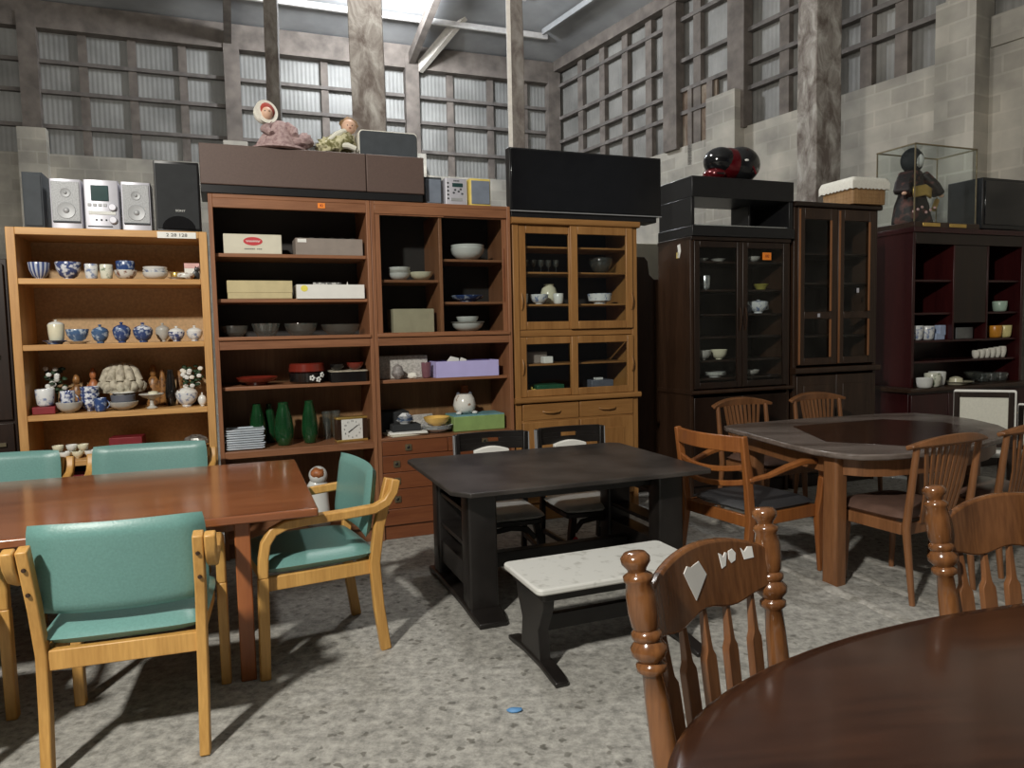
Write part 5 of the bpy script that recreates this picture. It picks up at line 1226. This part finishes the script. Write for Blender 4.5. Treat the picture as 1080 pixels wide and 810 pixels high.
# --- turned chairs and the big oval table in the right foreground
def post_prof(L):
    return [(.022, 0), (.026, .04), (.027, .12), (.024, L - .30), (.021, L - .245), (.031, L - .238), (.031, L - .226), (.023, L - .220), (.036, L - .205), (.037, L - .192), (.026, L - .178), (.031, L - .172), (.031, L - .162), (.024, L - .156), (.028, L - .148), (.031, L - .12), (.030, L - .085), (.026, L - .062), (.030, L - .056), (.030, L - .048), (.018, L - .040), (.020, L - .034), (.029, L - .022), (.030, L - .012), (.022, L - .002), (.004, L)]
def turned_chair(label, x, y, rz):
    t = thing('turned_chair', label, 'chair', (x, y, 0), rz, 'turned chairs at the dark oval table')
    m = MB(); pad(m, .50, .46, .05, M=TM(0, .02, .435), k=.2); m.build('seat', TURN, t, angle=70)
    for s in (-1, 1):
        M_ = TM(s * .225, -.20, .44, 8, s * 3.0, 0)
        MB().lathe(post_prof(.52), 20, M=M_).build('back_post', TURN, t, angle=60)
        for yy, nm in ((-.17, 'rear_leg'), (.20, 'front_leg')):
            M_ = TM(s * .205, yy * 1.15, 0, 0, 0, 0)
            MB().lathe([(.016, 0), (.024, .05), (.026, .10), (.030, .115), (.022, .125), (.030, .20), (.026, .30), (.032, .31), (.022, .32), (.024, .425)], 16, M=M_).build(nm, TURN, t, angle=60)
        MB().tube([(s * .205, -.19, .16), (s * .205, .22, .16)], .013, 10).build('stretcher', TURN, t)
    MB().tube([(-.205, .01, .165), (.205, .01, .165)], .013, 10).build('stretcher', TURN, t)
    # curved crest
    n = 16; v = []; fs = []; m = MB()
    yb = lambda x_, z_: -.20 - .14 * (z_ - .44) - .035 * (1 - (x_ / .225) ** 2)
    for i in range(n + 1):
        q = 2 * i / n - 1; x_ = .228 * q; e = 1 - q * q
        zt = .862 + .05 * e ** .8; zb = .775 - .02 * e ** .7 + .012 * math.cos(q * 6) * e
        v += [(x_, yb(x_, zb) - .011, zb), (x_, yb(x_, zb) + .011, zb), (x_, yb(x_, zt) + .011, zt), (x_, yb(x_, zt) - .011, zt)]
    for i in range(n):
        for k in range(4): fs.append((4 * i + k, 4 * i + (k + 1) % 4, 4 * i + 4 + (k + 1) % 4, 4 * i + 4 + k))
    fs += [(3, 2, 1, 0), tuple(4 * n + k for k in range(4))]
    m._add(v, fs); m.build('crest_rail', TURN, t, .006)
    for k in range(5):
        x_ = (k - 2) * .078; z0, z1 = .45, .79; m = MB()
        P = lambda z_: Vector((x_ * (1 + .12 * (z_ - z0) / .34), yb(x_ * 1.0, z_), z_))
        secs = [(z0, .020, .009), (.50, .021, .009), (.645, .021, .009), (.66, .020, .009), (.675, .011, .009), (.69, .009, .009), (.75, .007, .007), (z1, .0065, .0065)]
        v = []; fs = []
        for z_, a, b in secs:
            c_ = P(z_); v += [(c_.x - a, c_.y - b, z_), (c_.x + a, c_.y - b, z_), (c_.x + a, c_.y + b, z_), (c_.x - a, c_.y + b, z_)]
        for i in range(len(secs) - 1):
            for q in range(4): fs.append((4 * i + q, 4 * i + (q + 1) % 4, 4 * i + 4 + (q + 1) % 4, 4 * i + 4 + q))
        fs += [(3, 2, 1, 0), tuple(4 * (len(secs) - 1) + q for q in range(4))]
        m._add(v, fs); m.build('arrow_slat', TURNS, t, .002)
    return t, yb
tq, yb = turned_chair('turned-post chair at the dark oval table, cut off by the right edge', 1.44, 1.755, 190)
w2.scale = (.85, .85, .85)
tp = dup(tq, (.606, 1.404, 0), 222, 'turned-post chair with torn white paper scraps on its crest rail')
def scrap(name, pts, lab=None):
    # small paper glued on the front face of the crest, local x / z outline
    m = MB(); n = len(pts)
    fr = [(x_, yb(x_, z_) + .0125, z_) for x_, z_ in pts]; bk = [(x_, yb(x_, z_) + .010, z_) for x_, z_ in pts]
    m._add(fr + bk, [tuple(range(n)), tuple(range(2 * n - 1, n - 1, -1))] + [(i, (i + 1) % n, n + (i + 1) % n, n + i) for i in range(n)])
    o = m.build(name, PAPER, tp); o['label'] = lab or 'torn white paper scrap'; return o
D_ = [(.042, .022), (.026, .034), (.010, .028), (-.022, .034), (-.046, .000), (.004, -.046)]
scrap('paper_diamond', [(.032 + a, .842 + b) for a, b in D_], 'white diamond-shaped paper label')
for cx_, P_ in ((-.080, [(.014, .016), (.006, .012), (.0, .004), (-.008, .014), (-.014, .012), (-.006, -.016), (.008, -.020)]), (-.110, [(.010, .014), (-.004, .017), (-.014, .006), (-.010, -.010), (.004, -.014), (.011, -.004)]), (-.160, [(.018, .014), (.008, .004), (-.004, .014), (-.018, .012), (-.020, -.014), (.010, -.014)])):
    scrap('paper_scrap', [(cx_ + a, .862 + b) for a, b in P_])
T5 = thing('oval_table', 'large glossy dark mahogany oval table filling the lower right corner', 'table', (OVX, OVY, 0), OVR)
el = lambda a, b, n=96: [(a * math.cos(2 * math.pi * k / n), b * math.sin(2 * math.pi * k / n)) for k in range(n)]
m = MB(); v = []; fs = []; n = 96; prof = [(-.05, .664), (-.012, .664), (0, .672), (0, .684), (-.010, .692), (-.022, .698), (-.05, .70)]
for d, z_ in prof:
    v += [(x_, y_, z_) for x_, y_ in el(OVA + d, OVB + d)]
for i in range(len(prof) - 1):
    for k in range(n): fs.append((i * n + k, i * n + (k + 1) % n, (i + 1) * n + (k + 1) % n, (i + 1) * n + k))
fs += [tuple(range(n - 1, -1, -1)), tuple((len(prof) - 1) * n + k for k in range(n))]
m._add(v, fs); m.build('tabletop', MAHO, T5, angle=50)
m = MB(); e1, e2 = el(OVA - .16, OVB - .16), el(OVA - .19, OVB - .19)
m._add([(x_, y_, .59) for x_, y_ in e1] + [(x_, y_, .664) for x_, y_ in e1] + [(x_, y_, .59) for x_, y_ in e2] + [(x_, y_, .664) for x_, y_ in e2], [(i, (i + 1) % n, n + (i + 1) % n, n + i) for i in range(n)] + [(2 * n + i, 3 * n + i, 3 * n + (i + 1) % n, 2 * n + (i + 1) % n) for i in range(n)] + [(i, 2 * n + i, 2 * n + (i + 1) % n, (i + 1) % n) for i in range(n)])
m.build('apron', MAHO, T5)
for x_ in (-.35, .35):
    MB().lathe([(.10, .08), (.11, .12), (.06, .20), (.05, .28), (.085, .36), (.09, .42), (.05, .5), (.07, .56), (.11, .6), (.12, .664)], 24, c=(x_, 0, 0)).build('pedestal', MAHO, T5, angle=60)
    for s in (-1, 1):
        MB().bar([(x_, 0, .15), (x_, s * .18, .13), (x_, s * .32, .06), (x_, s * .38, .025)], .06, .05, scales=[1.2, 1.1, .9, .8]).build('foot', MAHO, T5, .006)

# --- bits on the floor
m = MB(); m.ball((0, 0, .006), (.03, .018, .006), 10, wob=lambda d: 1 + .4 * noise.noise(d * 3)); o = m.build('plastic_scrap', LAPIS, None, 0, 60, (-.015, 2.61, 0)); tag(o, 'small blue plastic scrap on the bare concrete floor', 'scrap')

# ------------------------------------------------------------------ light
def lamp(name, loc, power, size, col=(1, 1, 1)):
    l = bpy.data.lights.new(name, 'POINT'); l.energy = power; l.shadow_soft_size = size; l.color = col
    o = bpy.data.objects.new(name, l); C.objects.link(o); o.location = loc; return o
lamp('hall_lamp', (-2.0, -1.2, 4.4), 1400, .16, (1.0, .96, .88))
lamp('bay_lamp', (-.78, 5.75, 5.3), 230, .2, (1, .98, .95))
lamp('roof_lamp', (-1.7, 12.0, 6.75), 620, .25, (.92, .96, 1.0))
w = bpy.data.worlds.new('World'); sc.world = w; w.use_nodes = True
w.node_tree.nodes['Background'].inputs[0].default_value = (.85, .92, 1.0, 1); w.node_tree.nodes['Background'].inputs[1].default_value = .09

# ------------------------------------------------------------------ camera
cam = bpy.data.cameras.new('Camera'); co = bpy.data.objects.new('Camera', cam); C.objects.link(co)
cam.sensor_width = 36; cam.lens = 36 * 775 / 1080; cam.clip_start = .02
pi_, ro = R(4.2), R(1.2)
fw = Vector((0, math.cos(pi_), -math.sin(pi_))); r0 = Vector((1, 0, 0)); u0 = Vector((0, math.sin(pi_), math.cos(pi_)))
rt = math.cos(ro) * r0 - math.sin(ro) * u0; up = math.sin(ro) * r0 + math.cos(ro) * u0
co.matrix_world = Matrix(((rt.x, up.x, -fw.x, 0), (rt.y, up.y, -fw.y, 0), (rt.z, up.z, -fw.z, 1.4), (0, 0, 0, 1)))
sc.camera = co
sc.view_settings.view_transform = 'Standard'; sc.view_settings.look = 'None'
sc.view_settings.gamma = 1; sc.view_settings.exposure = 0; sc.view_settings.use_curve_mapping = False
